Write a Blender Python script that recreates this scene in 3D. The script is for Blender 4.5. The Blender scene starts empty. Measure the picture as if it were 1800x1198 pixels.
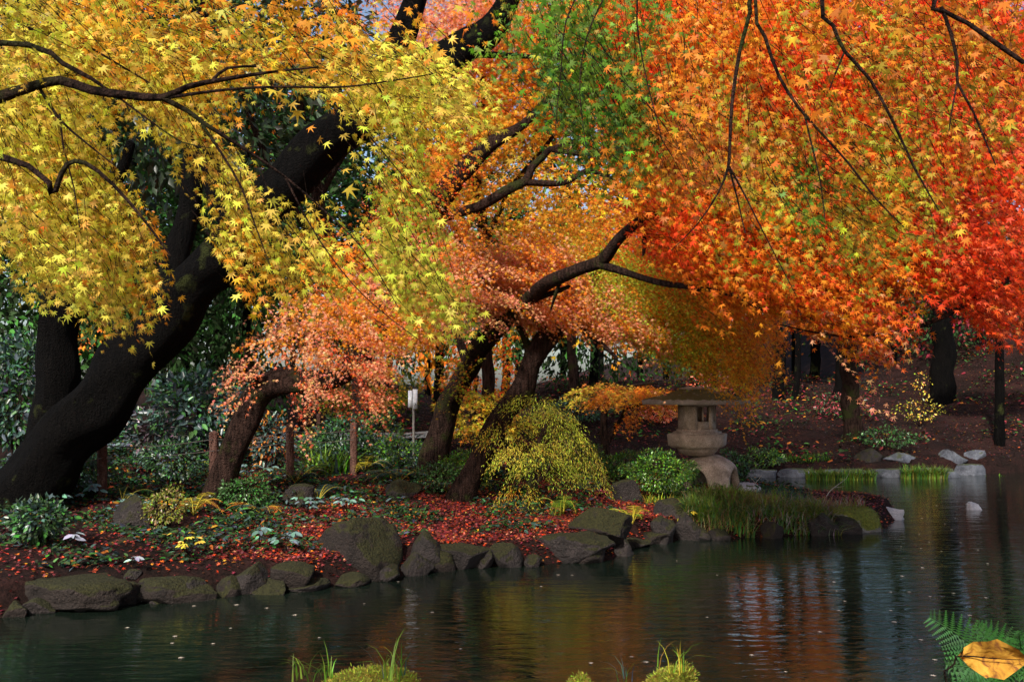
import bpy, math, random
import numpy as np
from mathutils import Vector, noise as mnoise

# ------------------------------------------------------------------ camera, sky, sun
sc = bpy.context.scene
PITCH = math.radians(3.34); F = 1559.0; CAMZ = 2.0
cam_d = bpy.data.cameras.new("camera"); cam = bpy.data.objects.new("camera", cam_d)
sc.collection.objects.link(cam); sc.camera = cam
cam.location = (0, 0, CAMZ); cam.rotation_euler = (math.pi/2 + PITCH, 0, 0)
cam_d.lens = 36*F/1800; cam_d.sensor_width = 36; cam_d.clip_start = 0.05; cam_d.clip_end = 2000

SUN_EL, SUN_AZ = 41, 203      # azimuth measured clockwise from +Y (view direction)
world = bpy.data.worlds.new("World"); sc.world = world; world.use_nodes = True
wn = world.node_tree; bg = wn.nodes['Background']
sky = wn.nodes.new('ShaderNodeTexSky'); sky.sky_type = 'NISHITA'; sky.sun_disc = False
sky.sun_elevation = math.radians(SUN_EL); sky.sun_rotation = math.radians(SUN_AZ)
sky.air_density = 1.0; sky.dust_density = 3.0
wn.links.new(sky.outputs[0], bg.inputs[0]); bg.inputs[1].default_value = 0.125
sd = bpy.data.lights.new("sun", 'SUN'); sun = bpy.data.objects.new("sun", sd); sc.collection.objects.link(sun)
sd.energy = 4.1; sd.angle = math.radians(3.0); sd.color = (1, 0.95, 0.86)
_d = Vector((math.sin(math.radians(SUN_AZ))*math.cos(math.radians(SUN_EL)),
             math.cos(math.radians(SUN_AZ))*math.cos(math.radians(SUN_EL)), math.sin(math.radians(SUN_EL))))
sun.rotation_euler = (-_d).to_track_quat('-Z', 'Y').to_euler(); sun.location = _d*60
sc.view_settings.view_transform = 'Standard'; sc.view_settings.look = 'None'
sc.view_settings.gamma = 1; sc.view_settings.exposure = 0.68
sc.render.engine = 'CYCLES'
cy = sc.cycles
cy.max_bounces = 6; cy.diffuse_bounces = 3; cy.glossy_bounces = 3; cy.transmission_bounces = 3; cy.transparent_max_bounces = 4
cy.use_denoising = True

rng = np.random.default_rng(7); random.seed(7)
col = sc.collection

# ------------------------------------------------------------------ pixel <-> world
FW = np.array([0, math.cos(PITCH), math.sin(PITCH)]); UP = np.array([0, -math.sin(PITCH), math.cos(PITCH)])
RT = np.array([1., 0, 0]); CAM = np.array([0, 0, CAMZ])
def P(px, py, d):
    px = np.asarray(px, float); py = np.asarray(py, float); d = np.asarray(d, float)
    v = FW + ((px-900)/F)[..., None]*RT + ((599-py)/F)[..., None]*UP
    return CAM + v*d[..., None]
def PROJ(p):
    q = p-CAM; z = np.maximum(q@FW, .05)
    return 900+F*(q@RT)/z, 599-F*(q@UP)/z
def G(px, py, z=0.0):
    v = FW + ((px-900)/F)*RT + ((599-py)/F)*UP
    return CAM + v*((z-CAMZ)/v[2])

# ------------------------------------------------------------------ terrain
shore_px = [(0,1088),(50,1079),(130,1073),(220,1062),(300,1056),(380,1050),(460,1043),(545,1037),(630,1026),(715,1014),(760,1003),
            (850,997),(960,993),(1085,985),(1108,962),(1150,955),(1220,946),(1290,947),(1420,941),(1480,938),(1560,925),(1592,908)]
back_px = [(1575,897),(1500,893),(1440,886),(1380,874),(1320,862),(1296,850)]
far_px = [(1312,838),(1450,838),(1580,837),(1735,832),(1800,830)]
pond = [tuple(G(*p)[:2]) for p in shore_px+back_px+far_px]
pond += [(14.5,22),(13.5,19),(9.9,15),(8.7,12),(8.3,9),(6.5,6.6),(4.2,5.75),(1,5.6),(-3,5.6),(-5.4,5.7),(-6.4,6.3),(-6.3,7.3),(-5.6,7.8)]
pond = np.array(pond)
def pond_sd(x, y):
    shp = x.shape; p = np.stack([x.ravel(), y.ravel()], 1)
    best = np.full(len(p), 1e9); inside = np.zeros(len(p), bool)
    n = len(pond)
    for i in range(n):
        a = pond[i]; b = pond[(i+1) % n]; ab = b-a
        t = np.clip(((p-a)@ab)/(ab@ab), 0, 1)
        d = np.hypot(*(p-(a+t[:, None]*ab)).T); best = np.minimum(best, d)
        c = (a[1] > p[:, 1]) != (b[1] > p[:, 1])
        with np.errstate(divide='ignore', invalid='ignore'):
            xi = (b[0]-a[0])*(p[:, 1]-a[1])/(b[1]-a[1])+a[0]
        inside ^= c & (p[:, 0] < xi)
    return np.where(inside, -best, best).reshape(shp)
def ss(t): t = np.clip(t, 0, 1); return t*t*(3-2*t)
def ground(x, y):
    x = np.asarray(x, float); y = np.asarray(y, float)
    s = pond_sd(x, y)
    h = np.where(s < 0, -0.6*ss(-s/0.5)-.04, 0.30*ss(s/0.3)-.04)
    sp = np.maximum(s-0.3, 0)
    h = h + 0.07*np.minimum(sp, 9)*(s > 0)
    hill = 0.122*np.clip(y-21.5, 0, 13)*ss((x+4)/6) * np.where(y > 20, 1, 0)
    hill += 0.22*np.clip(y-24, 0, 25)*ss((x-13)/7)
    hill += 0.06*np.clip(y-20, 0, 25)*ss((-1-x)/4)
    h = h + hill*(s > 0)
    h = h + (s > 0.2)*(0.035*np.sin(x*2.1+1.3*np.sin(y*1.1))*np.cos(y*1.7+x*.6) + 0.02*np.sin(x*5.3+y*3.1))
    return h
def gz(x, y): return float(ground(np.array([x]), np.array([y]))[0])
def HIT(px, py, dmax=60):
    ds = np.arange(4, dmax, 0.05); pts = P(np.full(ds.shape, px), np.full(ds.shape, py), ds)
    h = ground(pts[:, 0], pts[:, 1]); h = np.maximum(h, 0)
    k = np.argmax(pts[:, 2] <= h)
    if not (pts[k, 2] <= h[k]): k = len(ds)-1
    return np.array([pts[k, 0], pts[k, 1], h[k]]), ds[k]

# ------------------------------------------------------------------ materials
def M(name):
    m = bpy.data.materials.new(name); m.use_nodes = True; nt = m.node_tree
    return m, nt, nt.nodes['Principled BSDF'], nt.nodes, nt.links
def ramp(nodes, stops):
    r = nodes.new('ShaderNodeValToRGB'); el = r.color_ramp.elements
    while len(el) < len(stops): el.new(0.5)
    for e, (p, c) in zip(el, stops): e.position = p; e.color = (*c, 1)
    return r
def tex(nodes, links, scale, detail=6, rough=.6, coord='Object', sc3=None, dist=0):
    tc = nodes.new('ShaderNodeTexCoord'); n = nodes.new('ShaderNodeTexNoise')
    n.inputs['Scale'].default_value = scale; n.inputs['Detail'].default_value = detail
    n.inputs['Roughness'].default_value = rough; n.inputs['Distortion'].default_value = dist
    if sc3:
        mp = nodes.new('ShaderNodeMapping'); mp.inputs['Scale'].default_value = sc3
        links.new(tc.outputs[coord], mp.inputs[0]); links.new(mp.outputs[0], n.inputs[0])
    else: links.new(tc.outputs[coord], n.inputs[0])
    return n
def bump(nodes, links, src, bsdf, s, d):
    b = nodes.new('ShaderNodeBump'); b.inputs['Strength'].default_value = s; b.inputs['Distance'].default_value = d
    links.new(src, b.inputs['Height']); links.new(b.outputs[0], bsdf.inputs['Normal']); return b

def mat_leaf(name, trans=0.45, rough=0.5, spec=0.25):
    m, nt, b, N, L = M(name)
    at = N.new('ShaderNodeAttribute'); at.attribute_name = 'col'
    L.new(at.outputs['Color'], b.inputs['Base Color']); b.inputs['Roughness'].default_value = rough
    b.inputs['Specular IOR Level'].default_value = spec
    tr = N.new('ShaderNodeBsdfTranslucent'); L.new(at.outputs['Color'], tr.inputs[0])
    mx = N.new('ShaderNodeMixShader'); mx.inputs[0].default_value = trans
    L.new(b.outputs[0], mx.inputs[1]); L.new(tr.outputs[0], mx.inputs[2])
    L.new(mx.outputs[0], N['Material Output'].inputs[0]); return m
LEAF = mat_leaf('maple_leaf', .5); GREEN = mat_leaf('glossy_leaf', .2, .35, .5); LITTER = mat_leaf('fallen_leaf', .15, .45, .4)
DLEAF = mat_leaf('dull_leaf', .12, .8, .08); GRASSM = mat_leaf('grass_blade', .35, .5, .3)

def mat_bark(name, c1, c2, moss=0.0):
    m, nt, b, N, L = M(name)
    n = tex(N, L, 6, 8, .7, sc3=(4, 4, 0.6)); r = ramp(N, [(.38, c1), (.64, c2)]); L.new(n.outputs[0], r.inputs[0])
    n2 = tex(N, L, 40, 4); 
    out = r.outputs[0]
    if moss > 0:
        n3 = tex(N, L, 2.5, 5); r3 = ramp(N, [(.62-moss*.2, (0, 0, 0)), (.72-moss*.2, (1, 1, 1))]); L.new(n3.outputs[0], r3.inputs[0])
        mx = N.new('ShaderNodeMixRGB'); L.new(r3.outputs[0], mx.inputs[0]); L.new(out, mx.inputs[1]); mx.inputs[2].default_value = (.035, .04, .012, 1)
        out = mx.outputs[0]
    L.new(out, b.inputs['Base Color']); b.inputs['Roughness'].default_value = .9; b.inputs['Specular IOR Level'].default_value = .06
    ad = N.new('ShaderNodeMath'); ad.operation = 'ADD'; L.new(n.outputs[0], ad.inputs[0]); L.new(n2.outputs[0], ad.inputs[1])
    bump(N, L, ad.outputs[0], b, 1.0, .09); return m
BARK = mat_bark('maple_bark', (.008, .005, .004), (.065, .036, .028), .35)
DARKBARK = mat_bark('dark_bark', (.002, .0018, .0018), (.006, .005, .0045), .1)
TWIG = mat_bark('twig_bark', (.015, .009, .007), (.035, .02, .016))
POSTM = mat_bark('post_wood', (.10, .045, .035), (.24, .13, .10))

def mat_rock(name, c1, c2, mossc=(.05, .06, .01), moss=.5, scale=3):
    m, nt, b, N, L = M(name)
    n = tex(N, L, scale, 9, .65); r = ramp(N, [(.32, c1), (.7, c2)]); L.new(n.outputs[0], r.inputs[0])
    sp = tex(N, L, scale*14, 3); rs = ramp(N, [(.60, (0, 0, 0)), (.70, (.5, .5, .5))]); L.new(sp.outputs[0], rs.inputs[0])
    mx0 = N.new('ShaderNodeMixRGB'); L.new(rs.outputs[0], mx0.inputs[0]); L.new(r.outputs[0], mx0.inputs[1]); mx0.inputs[2].default_value = (*[min(1, v*2.0) for v in c2], 1)
    g = N.new('ShaderNodeNewGeometry'); sx = N.new('ShaderNodeSeparateXYZ'); L.new(g.outputs['Normal'], sx.inputs[0])
    n2 = tex(N, L, scale*1.3, 6); a = N.new('ShaderNodeMath'); a.operation = 'MULTIPLY_ADD'
    L.new(sx.outputs[2], a.inputs[0]); a.inputs[1].default_value = .45; L.new(n2.outputs[0], a.inputs[2])
    r2 = ramp(N, [(1.0-moss*.75, (0, 0, 0)), (min(1, 1.1-moss*.75), (1, 1, 1))]); L.new(a.outputs[0], r2.inputs[0])
    n3 = tex(N, L, scale*12, 4); r3 = ramp(N, [(.3, tuple(v*.45 for v in mossc)), (.7, tuple(v*1.5 for v in mossc))]); L.new(n3.outputs[0], r3.inputs[0])
    mx = N.new('ShaderNodeMixRGB'); L.new(r2.outputs[0], mx.inputs[0]); L.new(mx0.outputs[0], mx.inputs[1]); L.new(r3.outputs[0], mx.inputs[2])
    L.new(mx.outputs[0], b.inputs['Base Color']); b.inputs['Roughness'].default_value = .85; b.inputs['Specular IOR Level'].default_value = .25
    ad = N.new('ShaderNodeMath'); ad.operation = 'ADD'; L.new(n.outputs[0], ad.inputs[0]); L.new(n3.outputs[0], ad.inputs[1])
    bump(N, L, ad.outputs[0], b, .9, .06); return m
ROCK = mat_rock('mossy_dark_stone', (.008, .006, .005), (.032, .022, .018), (.022, .021, .005), .5)
ROCKB = mat_rock('bare_dark_stone', (.008, .007, .006), (.042, .032, .030), (.022, .021, .006), .42)
ROCKG = mat_rock('blue_grey_stone', (.035, .038, .05), (.16, .17, .20), (.06, .07, .03), .25)
ROCKW = mat_rock('pale_stone', (.30, .29, .32), (.6, .58, .6), (.1, .11, .03), .1)
ROCKM = mat_rock('bright_moss_stone', (.05, .045, .03), (.12, .1, .08), (.20, .19, .02), .85, 9)
ROCKT = mat_rock('mossy_tip_stone', (.10, .09, .08), (.30, .28, .27), (.13, .14, .02), .62)

m_, nt, b, N, L = M('granite'); GRAN = m_
n = tex(N, L, 90, 3, .7); r = ramp(N, [(.35, (.22, .15, .11)), (.5, (.48, .36, .28)), (.68, (.66, .53, .44))]); L.new(n.outputs[0], r.inputs[0])
n2 = tex(N, L, 5, 8, .7); r2 = ramp(N, [(.38, (.34, .31, .26)), (.62, (1, 1, 1))]); L.new(n2.outputs[0], r2.inputs[0])
mx = N.new('ShaderNodeMixRGB'); mx.blend_type = 'MULTIPLY'; mx.inputs[0].default_value = .8; L.new(r.outputs[0], mx.inputs[1]); L.new(r2.outputs[0], mx.inputs[2])
L.new(mx.outputs[0], b.inputs['Base Color']); b.inputs['Roughness'].default_value = .7; bump(N, L, n.outputs[0], b, .5, .006)

m_, nt, b, N, L = M('ground_litter'); GROUND = m_
n = tex(N, L, 1.1, 7, .65); n2 = tex(N, L, 22, 6, .75)
r = ramp(N, [(.30, (.008, .007, .005)), (.5, (.022, .012, .010)), (.62, (.036, .017, .014)), (.8, (.02, .022, .009))]); L.new(n.outputs[0], r.inputs[0])
r2 = ramp(N, [(.35, (.3, .3, .3)), (.7, (1.5, 1.2, 1.2))]); L.new(n2.outputs[0], r2.inputs[0])
mx = N.new('ShaderNodeMixRGB'); mx.blend_type = 'MULTIPLY'; mx.inputs[0].default_value = 1; L.new(r.outputs[0], mx.inputs[1]); L.new(r2.outputs[0], mx.inputs[2])
L.new(mx.outputs[0], b.inputs['Base Color']); b.inputs['Roughness'].default_value = .95; b.inputs['Specular IOR Level'].default_value = .1
bump(N, L, n2.outputs[0], b, 1, .05)

m_, nt, b, N, L = M('pond_water'); WATER = m_
n = tex(N, L, 1.0, 4, .55, sc3=(2.2, 9.5, 1), dist=.6); n2 = tex(N, L, 1.0, 3, .5, sc3=(.5, 1.6, 1), dist=.4)
ad = N.new('ShaderNodeMath'); ad.operation = 'MULTIPLY_ADD'; L.new(n2.outputs[0], ad.inputs[0]); ad.inputs[1].default_value = 1.5; L.new(n.outputs[0], ad.inputs[2])
b.inputs['Base Color'].default_value = (.005, .009, .006, 1); b.inputs['Roughness'].default_value = .02
b.inputs['IOR'].default_value = 1.45; b.inputs['Specular IOR Level'].default_value = 1.0
bump(N, L, ad.outputs[0], b, .15, .04)

def mat_plain(name, c, rough=.6, metal=0, sc_=20):
    m, nt, b, N, L = M(name)
    n = tex(N, L, sc_, 4); r = ramp(N, [(.3, tuple(v*.8 for v in c)), (.7, tuple(min(1, v*1.15) for v in c))]); L.new(n.outputs[0], r.inputs[0])
    L.new(r.outputs[0], b.inputs['Base Color']); b.inputs['Roughness'].default_value = rough; b.inputs['Metallic'].default_value = metal; return m
WHITE = mat_plain('white_board', (.75, .77, .82)); ROPE = mat_plain('wire', (.12, .1, .09)); INK = mat_plain('sign_ink', (.05, .06, .08))
POLEM = mat_plain('weathered_pole', (.3, .28, .25)); LICH = mat_plain('pale_lichen', (.55, .6, .55), .9, 0, 60); PAVE = mat_plain('path_gravel', (.30, .29, .27), .95, 0, 30)

# ------------------------------------------------------------------ mesh building
def link(o): col.objects.link(o); return o
def mkmesh(name, V, T, mat, parent=None, colors=None, smooth=False):
    """V (n,3), T (m,k) all faces with same corner count"""
    V = np.asarray(V, np.float32); T = np.asarray(T, np.int32)
    me = bpy.data.meshes.new(name); me.vertices.add(len(V)); me.vertices.foreach_set('co', V.ravel())
    k = T.shape[1]; me.loops.add(T.size); me.loops.foreach_set('vertex_index', T.ravel())
    me.polygons.add(len(T)); me.polygons.foreach_set('loop_start', np.arange(0, T.size, k, dtype=np.int32))
    me.update(calc_edges=True)
    if smooth: me.polygons.foreach_set('use_smooth', np.ones(len(T), bool))
    if colors is not None:
        a = me.attributes.new('col', 'FLOAT_COLOR', 'POINT')
        c = np.concatenate([colors, np.ones((len(colors), 1))], 1).astype(np.float32); a.data.foreach_set('color', c.ravel())
    me.materials.append(mat)
    o = link(bpy.data.objects.new(name, me))
    if parent is not None:
        o.parent = parent; o.location = (0, 0, 0)
        o.matrix_parent_inverse = parent.matrix_basis.inverted()
    return o
def tag(o, label=None, cat=None, group=None, kind=None):
    if label: o['label'] = label
    if cat: o['category'] = cat
    if group: o['group'] = group
    if kind: o['kind'] = kind
    return o
def thing(name, label, cat, loc, group=None):
    o = link(bpy.data.objects.new(name, None)); o.location = [float(v) for v in loc]; o.empty_display_size = .2
    return tag(o, label, cat, group)
class B:   # triangle accumulator with per-vertex colour
    def __init__(s): s.V = []; s.T = []; s.C = []; s.n = 0
    def add(s, V, T, C=None):
        V = np.asarray(V, float).reshape(-1, 3); T = np.asarray(T, int)
        if T.shape[1] == 4: T = np.concatenate([T[:, [0, 1, 2]], T[:, [0, 2, 3]]])
        if C is None: C = np.zeros((len(V), 3))
        C = np.asarray(C, float)
        if C.ndim == 1: C = np.tile(C, (len(V), 1))
        s.V.append(V); s.T.append(T+s.n); s.C.append(C); s.n += len(V)
    def build(s, name, mat, parent=None, smooth=False, origin=None):
        if not s.V: return None
        V = np.concatenate(s.V); 
        o = mkmesh(name, V-(0 if origin is None else np.array(origin)), np.concatenate(s.T), mat, parent, np.concatenate(s.C), smooth)
        if origin is not None: o.location = [float(v) for v in origin]
        return o
def nrm(v): return v/np.maximum(np.linalg.norm(v, axis=-1, keepdims=True), 1e-9)

# leaf templates (tip along +X, normal +Z, unit length ~1)
def maple_t(lobes, notch=.30, w0=.12):
    V = [(0, 0, 0.02)]; tips = []
    n = len(lobes)
    pts = []
    for i, (a, l) in enumerate(lobes):
        a = math.radians(a)
        pts.append((l*math.cos(a), l*math.sin(a), -.16*l*l))
        if i < n-1:
            am = (a+math.radians(lobes[i+1][0]))/2; pts.append((notch*math.cos(am), notch*math.sin(am), 0))
    pts.append((-.08, -.03, 0)); pts.insert(0, (-.08, .03, 0))
    V += pts; m = len(pts)
    T = [(0, i+2, i+1) for i in range(m-1)]
    return np.array(V, float), np.array(T)
L7 = maple_t([(118, .5), (78, .78), (38, .95), (0, 1.05), (-38, .95), (-78, .78), (-118, .5)], .33)
L5 = maple_t([(95, .6), (45, .9), (0, 1.05), (-45, .9), (-95, .6)], .30)
def star_t(k):
    V = []; T = []
    for a in ([-75, 0, 75] if k == 3 else [-100, -50, 0, 50, 100]):
        r = math.radians(a); i = len(V); c, s = math.cos(r), math.sin(r); l = 1-.0035*abs(a)
        V += [(-.1*c+.17*s*-1, -.1*s+.17*c, 0), (-.1*c-.17*s*-1, -.1*s-.17*c, 0), (l*c, l*s, -.1)]; T.append((i, i+1, i+2))
    return np.array(V, float), np.array(T)
S3, S5 = star_t(3), star_t(5)
OV = (np.array([(0, 0, 0), (.3, .2, .05), (.7, .17, .03), (1, 0, -.08), (.7, -.17, .03), (.3, -.2, .05)], float), np.array([(0, 2, 1), (0, 3, 2), (0, 4, 3), (0, 5, 4)]))
RH = (np.array([(0, 0, 0), (.45, .25, .04), (1, 0, -.05), (.45, -.25, .04)], float), np.array([(0, 2, 1), (0, 3, 2)]))
LN = (np.array([(0, 0, 0), (.35, .09, .04), (.7, .07, 0), (1, 0, -.14), (.7, -.07, 0), (.35, -.09, .04)], float), np.array([(0, 2, 1), (0, 3, 2), (0, 4, 3), (0, 5, 4)]))

def leaves(b, T, pos, tip, nor, size, colr):
    tv, tt = T; n = len(pos); tip = nrm(tip); nor = nrm(nor-tip*np.sum(tip*nor, 1, keepdims=True)); side = np.cross(nor, tip)
    W = pos[:, None, :] + size[:, None, None]*(tv[None, :, 0:1]*tip[:, None]+tv[None, :, 1:2]*side[:, None]+tv[None, :, 2:3]*nor[:, None])
    k = len(tv); TT = (tt[None]+(np.arange(n)*k)[:, None, None]).reshape(-1, 3)
    b.add(W.reshape(-1, 3), TT, np.repeat(colr, k, 0))

def smooth_path(pts, rad, step):
    pts = np.array(pts, float); rad = np.array(rad, float); n = len(pts); out = []; ro = []
    for i in range(n-1):
        p0 = pts[max(i-1, 0)]; p1 = pts[i]; p2 = pts[i+1]; p3 = pts[min(i+2, n-1)]
        m = max(2, int(np.linalg.norm(p2-p1)/step))
        for j in range(m):
            t = j/m
            out.append(.5*((2*p1)+(-p0+p2)*t+(2*p0-5*p1+4*p2-p3)*t*t+(-p0+3*p1-3*p2+p3)*t**3)); ro.append(rad[i]*(1-t)+rad[i+1]*t)
    out.append(pts[-1]); ro.append(rad[-1]); return np.array(out), np.array(ro)
def tube(b, pts, rad, seg=10, step=.12, wob=.12, seed=0, closed=True):
    p, r = smooth_path(pts, rad, step); n = len(p)
    t = nrm(np.gradient(p, axis=0)); ref = np.tile(np.array([.31, .9, .12]), (n, 1)); u = nrm(np.cross(t, ref)); v = np.cross(t, u)
    a = np.linspace(0, 2*np.pi, seg, endpoint=False); R = np.random.default_rng(seed)
    ph = R.uniform(0, 6.28, 4); s = np.cumsum(np.r_[0, np.linalg.norm(np.diff(p, axis=0), axis=1)])
    rr = r[:, None]*(1+wob*(np.sin(3*a[None]+ph[0]+s[:, None]*2.3)*.5+np.sin(5*a[None]+ph[1]-s[:, None]*4.1)*.35+np.sin(s[:, None]*7+ph[2])*.3))
    if wob > .05: p = p + (np.sin(s*5+ph[3])*r*.12)[:, None]*u
    V = p[:, None]+rr[..., None]*(np.cos(a)[None, :, None]*u[:, None]+np.sin(a)[None, :, None]*v[:, None])
    i = np.arange(n-1)[:, None]*seg; j = np.arange(seg)[None]; j2 = (j+1) % seg
    Q = np.stack([i+j, i+j2, i+seg+j2, i+seg+j], -1).reshape(-1, 4); V = V.reshape(-1, 3)
    b.add(V, Q)
    k = b.n
    b.add(np.vstack([V[-seg:], p[-1]+t[-1]*r[-1]*.5]), [(q, (q+1) % seg, seg) for q in range(seg)])
def pxpath(L):   # [(px,py,depth,radius_px)]
    pts = [P(a, b_, d) for a, b_, d, r in L]; return pts, [r*d/F for a, b_, d, r in L]

# ------------------------------------------------------------------ palettes
PAL = dict(y=(.74, .58, .07), Y=(.60, .57, .06), a=(.80, .36, .025), o=(.94, .27, .02), s=(.92, .09, .015), r=(.92, .15, .05), p=(.95, .38, .19),
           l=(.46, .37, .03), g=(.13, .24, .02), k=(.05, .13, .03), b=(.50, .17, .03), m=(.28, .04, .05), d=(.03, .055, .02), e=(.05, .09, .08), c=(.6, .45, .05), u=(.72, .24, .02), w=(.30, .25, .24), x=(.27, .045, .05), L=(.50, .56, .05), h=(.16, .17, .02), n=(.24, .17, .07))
PALK = list(PAL); PALV = np.array([PAL[k] for k in PALK])
def grid(rows, W=36):
    return np.array([[int(c) for c in (r+'0'*W)[:W]] for r in rows], float)
def cgrid(rows, W=36):
    return [[c for c in (r+r[-1]*W)[:W]] for r in rows]
def dens_at(g, px, py, cell=50):
    h, w = g.shape; x = np.clip(px/cell-.5, 0, w-1.001); y = np.clip(py/cell-.5, 0, h-1.001)
    x0 = x.astype(int); y0 = y.astype(int); fx = x-x0; fy = y-y0; x1 = x0+1; y1 = np.minimum(y0+1, h-1)
    return (g[y0, x0]*(1-fx)+g[y0, x1]*fx)*(1-fy)+(g[y1, x0]*(1-fx)+g[y1, x1]*fx)*fy
def col_at(cg, px, py, R, n, jit=32, var=.22):
    h = len(cg); w = len(cg[0]); idx = np.array([[PALK.index(c) for c in row] for row in cg])
    x = np.clip(((px+R.normal(0, jit, n))/50).astype(int), 0, w-1); y = np.clip(((py+R.normal(0, jit, n))/50).astype(int), 0, h-1)
    c = PALV[idx[y, x]]*1.0
    return c
def vary(c, R, var=.2):
    n = len(c); f = np.exp(R.normal(0, var, (n, 1))); c = c*f; c[:, 1] *= np.exp(R.normal(0, var*.9, n)); return np.clip(c, .002, .95)

def sprigs(bl, bt, n, g, cg, d0, d1, ang, spread, Ln, nl, size, T, seed, pw=2.2, ytop=-20, clump=7, twf=.5, fl0=.10, fo=10, thick=.10, ysheet=.5, rn=.42, ygrad=.4, droop=.25, tw=.0013, ysp=.45, facing=.7, dfn=None, margin=0, ybox=None, tierstep=0):
    """twigs of leaves spread through the volume seen through the density map g"""
    R = np.random.default_rng(seed); PX = []; PY = []; cnt = 0; W = g.shape[1]*50; H = g.shape[0]*50; gm = g.max()
    n = int(n*1.7)
    while cnt < n:
        x = R.uniform(0, W, n*2); y = R.uniform(ytop, H, n*2); k = R.uniform(0, 1, n*2) < (dens_at(g, x, y)/9)**pw; PX.append(x[k]); PY.append(y[k]); cnt += k.sum()
        if gm == 0: return
    px = np.concatenate(PX)[:n]; py = np.concatenate(PY)[:n]
    m = max(1, n//clump); gi = R.integers(0, m, n)
    d = (R.uniform(d0, d1, n) if dfn is None else dfn(px, py, R))[gi]
    A0 = np.radians((ang(px, py) if callable(ang) else ang+0*px)+R.normal(0, spread, n))[gi]
    c = P(px[gi], py[gi], d)
    fl = np.stack([np.cos(A0), np.zeros(n), np.sin(A0)], 1); pp_ = np.stack([-np.sin(A0), np.zeros(n), np.cos(A0)], 1)
    al = R.uniform(-1, 1, n)*Ln*1.25; sh = R.normal(0, Ln*ysheet, n)*(1.1-.4*al/(Ln*1.25)); c = c+fl*al[:, None]+pp_*R.normal(0, Ln*thick, n)[:, None]+np.array([0, 1, 0])*sh[:, None]; c[:, 2] -= sh*.25; c[:, 2] -= .12*(al/Ln)*np.abs(al)
    px, py = PROJ(c+fl*Ln*.35-np.array([0, 0, .06]))
    if ytop > -100:
        k = (dens_at(g, px, py+fo)/9)**1.3 > fl0+.42*R.uniform(0, 1, n); k |= (py < 0); c, px, py, A0 = c[k], px[k], py[k], A0[k]; n = len(c)
    if tierstep:   # gather sprigs in near horizontal tiers
        zz = c[:, 2]+.12*np.sin(c[:, 0]*3)+.1*np.sin(c[:, 1]*4); c[:, 2] += (np.round(zz/tierstep)*tierstep-zz)*.85
    A = np.radians((ang(px, py) if callable(ang) else ang)*0+R.normal(0, spread, n))+A0
    dr = nrm(np.stack([np.cos(A), R.normal(0, ysp, n), np.sin(A)], 1)); L_ = Ln*R.uniform(.6, 1.3, n)
    st = c-dr*(L_*.5)[:, None]; cs = col_at(cg, px, py, R, n)
    cs = vary(cs, R, .12)
    lead = np.cross(dr, np.array([0, 0, 1.])); lead = nrm(lead)
    for j in range(nl):
        t = (j+.6+R.uniform(-.3, .3, n))/nl
        sd_ = (1 if j % 2 else -1)*np.ones(n)
        if j == nl-1: sd_ *= 0
        p = st+dr*(t*L_)[:, None]; p[:, 2] -= droop*L_*t*t
        p += lead*(sd_*size*.35)[:, None]+R.normal(0, size*.22, (n, 3))
        tip = dr*.7+lead*(sd_*R.uniform(.3, 1., n))[:, None]+np.array([0, 0, -.55])+R.normal(0, .35, (n, 3))
        nor = np.array([0, -facing, .75])+R.normal(0, rn, (n, 3))
        lc = cs.copy(); sw = R.uniform(0, 1, n) < .12; lc[sw] = col_at(cg, px[sw], py[sw], R, sw.sum(), 90)
        keep = R.uniform(0, 1, n) < .93
        leaves(bl, T, p[keep], tip[keep], nor[keep], (size*R.uniform(.5, 1.25, n))[keep], vary(lc, R, .2)[keep])
    if bt is not None:
        sel = R.uniform(0, 1, n) < twf; st, dr, L_, n = st[sel], dr[sel], L_[sel], int(sel.sum())
        ts = np.linspace(-.15, .95, 5); q = np.stack([st+dr*(t*L_)[:, None]-np.array([0, 0, 1])*(droop*L_*t*abs(t))[:, None] for t in ts], 1)
        w = tw*np.array([1, .85, .7, .5, .3]); sidev = np.array([.7, 0, .7]); V = np.stack([q+sidev*w[:, None], q-sidev*w[:, None], q+np.array([0, 1, 0])*w[:, None]*1.4], 2)  # n,5,3,3
        base = (np.arange(n)*15)[:, None, None]; i = np.arange(4)[None, :, None]*3; jj = np.array([[0, 1], [1, 2], [2, 0]])
        Q = np.stack([base+i+jj[None, None, :, 0].reshape(1, 1, 3), base+i+jj[None, None, :, 1].reshape(1, 1, 3), base+i+3+jj[None, None, :, 1].reshape(1, 1, 3), base+i+3+jj[None, None, :, 0].reshape(1, 1, 3)], -1).reshape(-1, 4)
        bt.add(V.reshape(-1, 3), Q)

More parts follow.
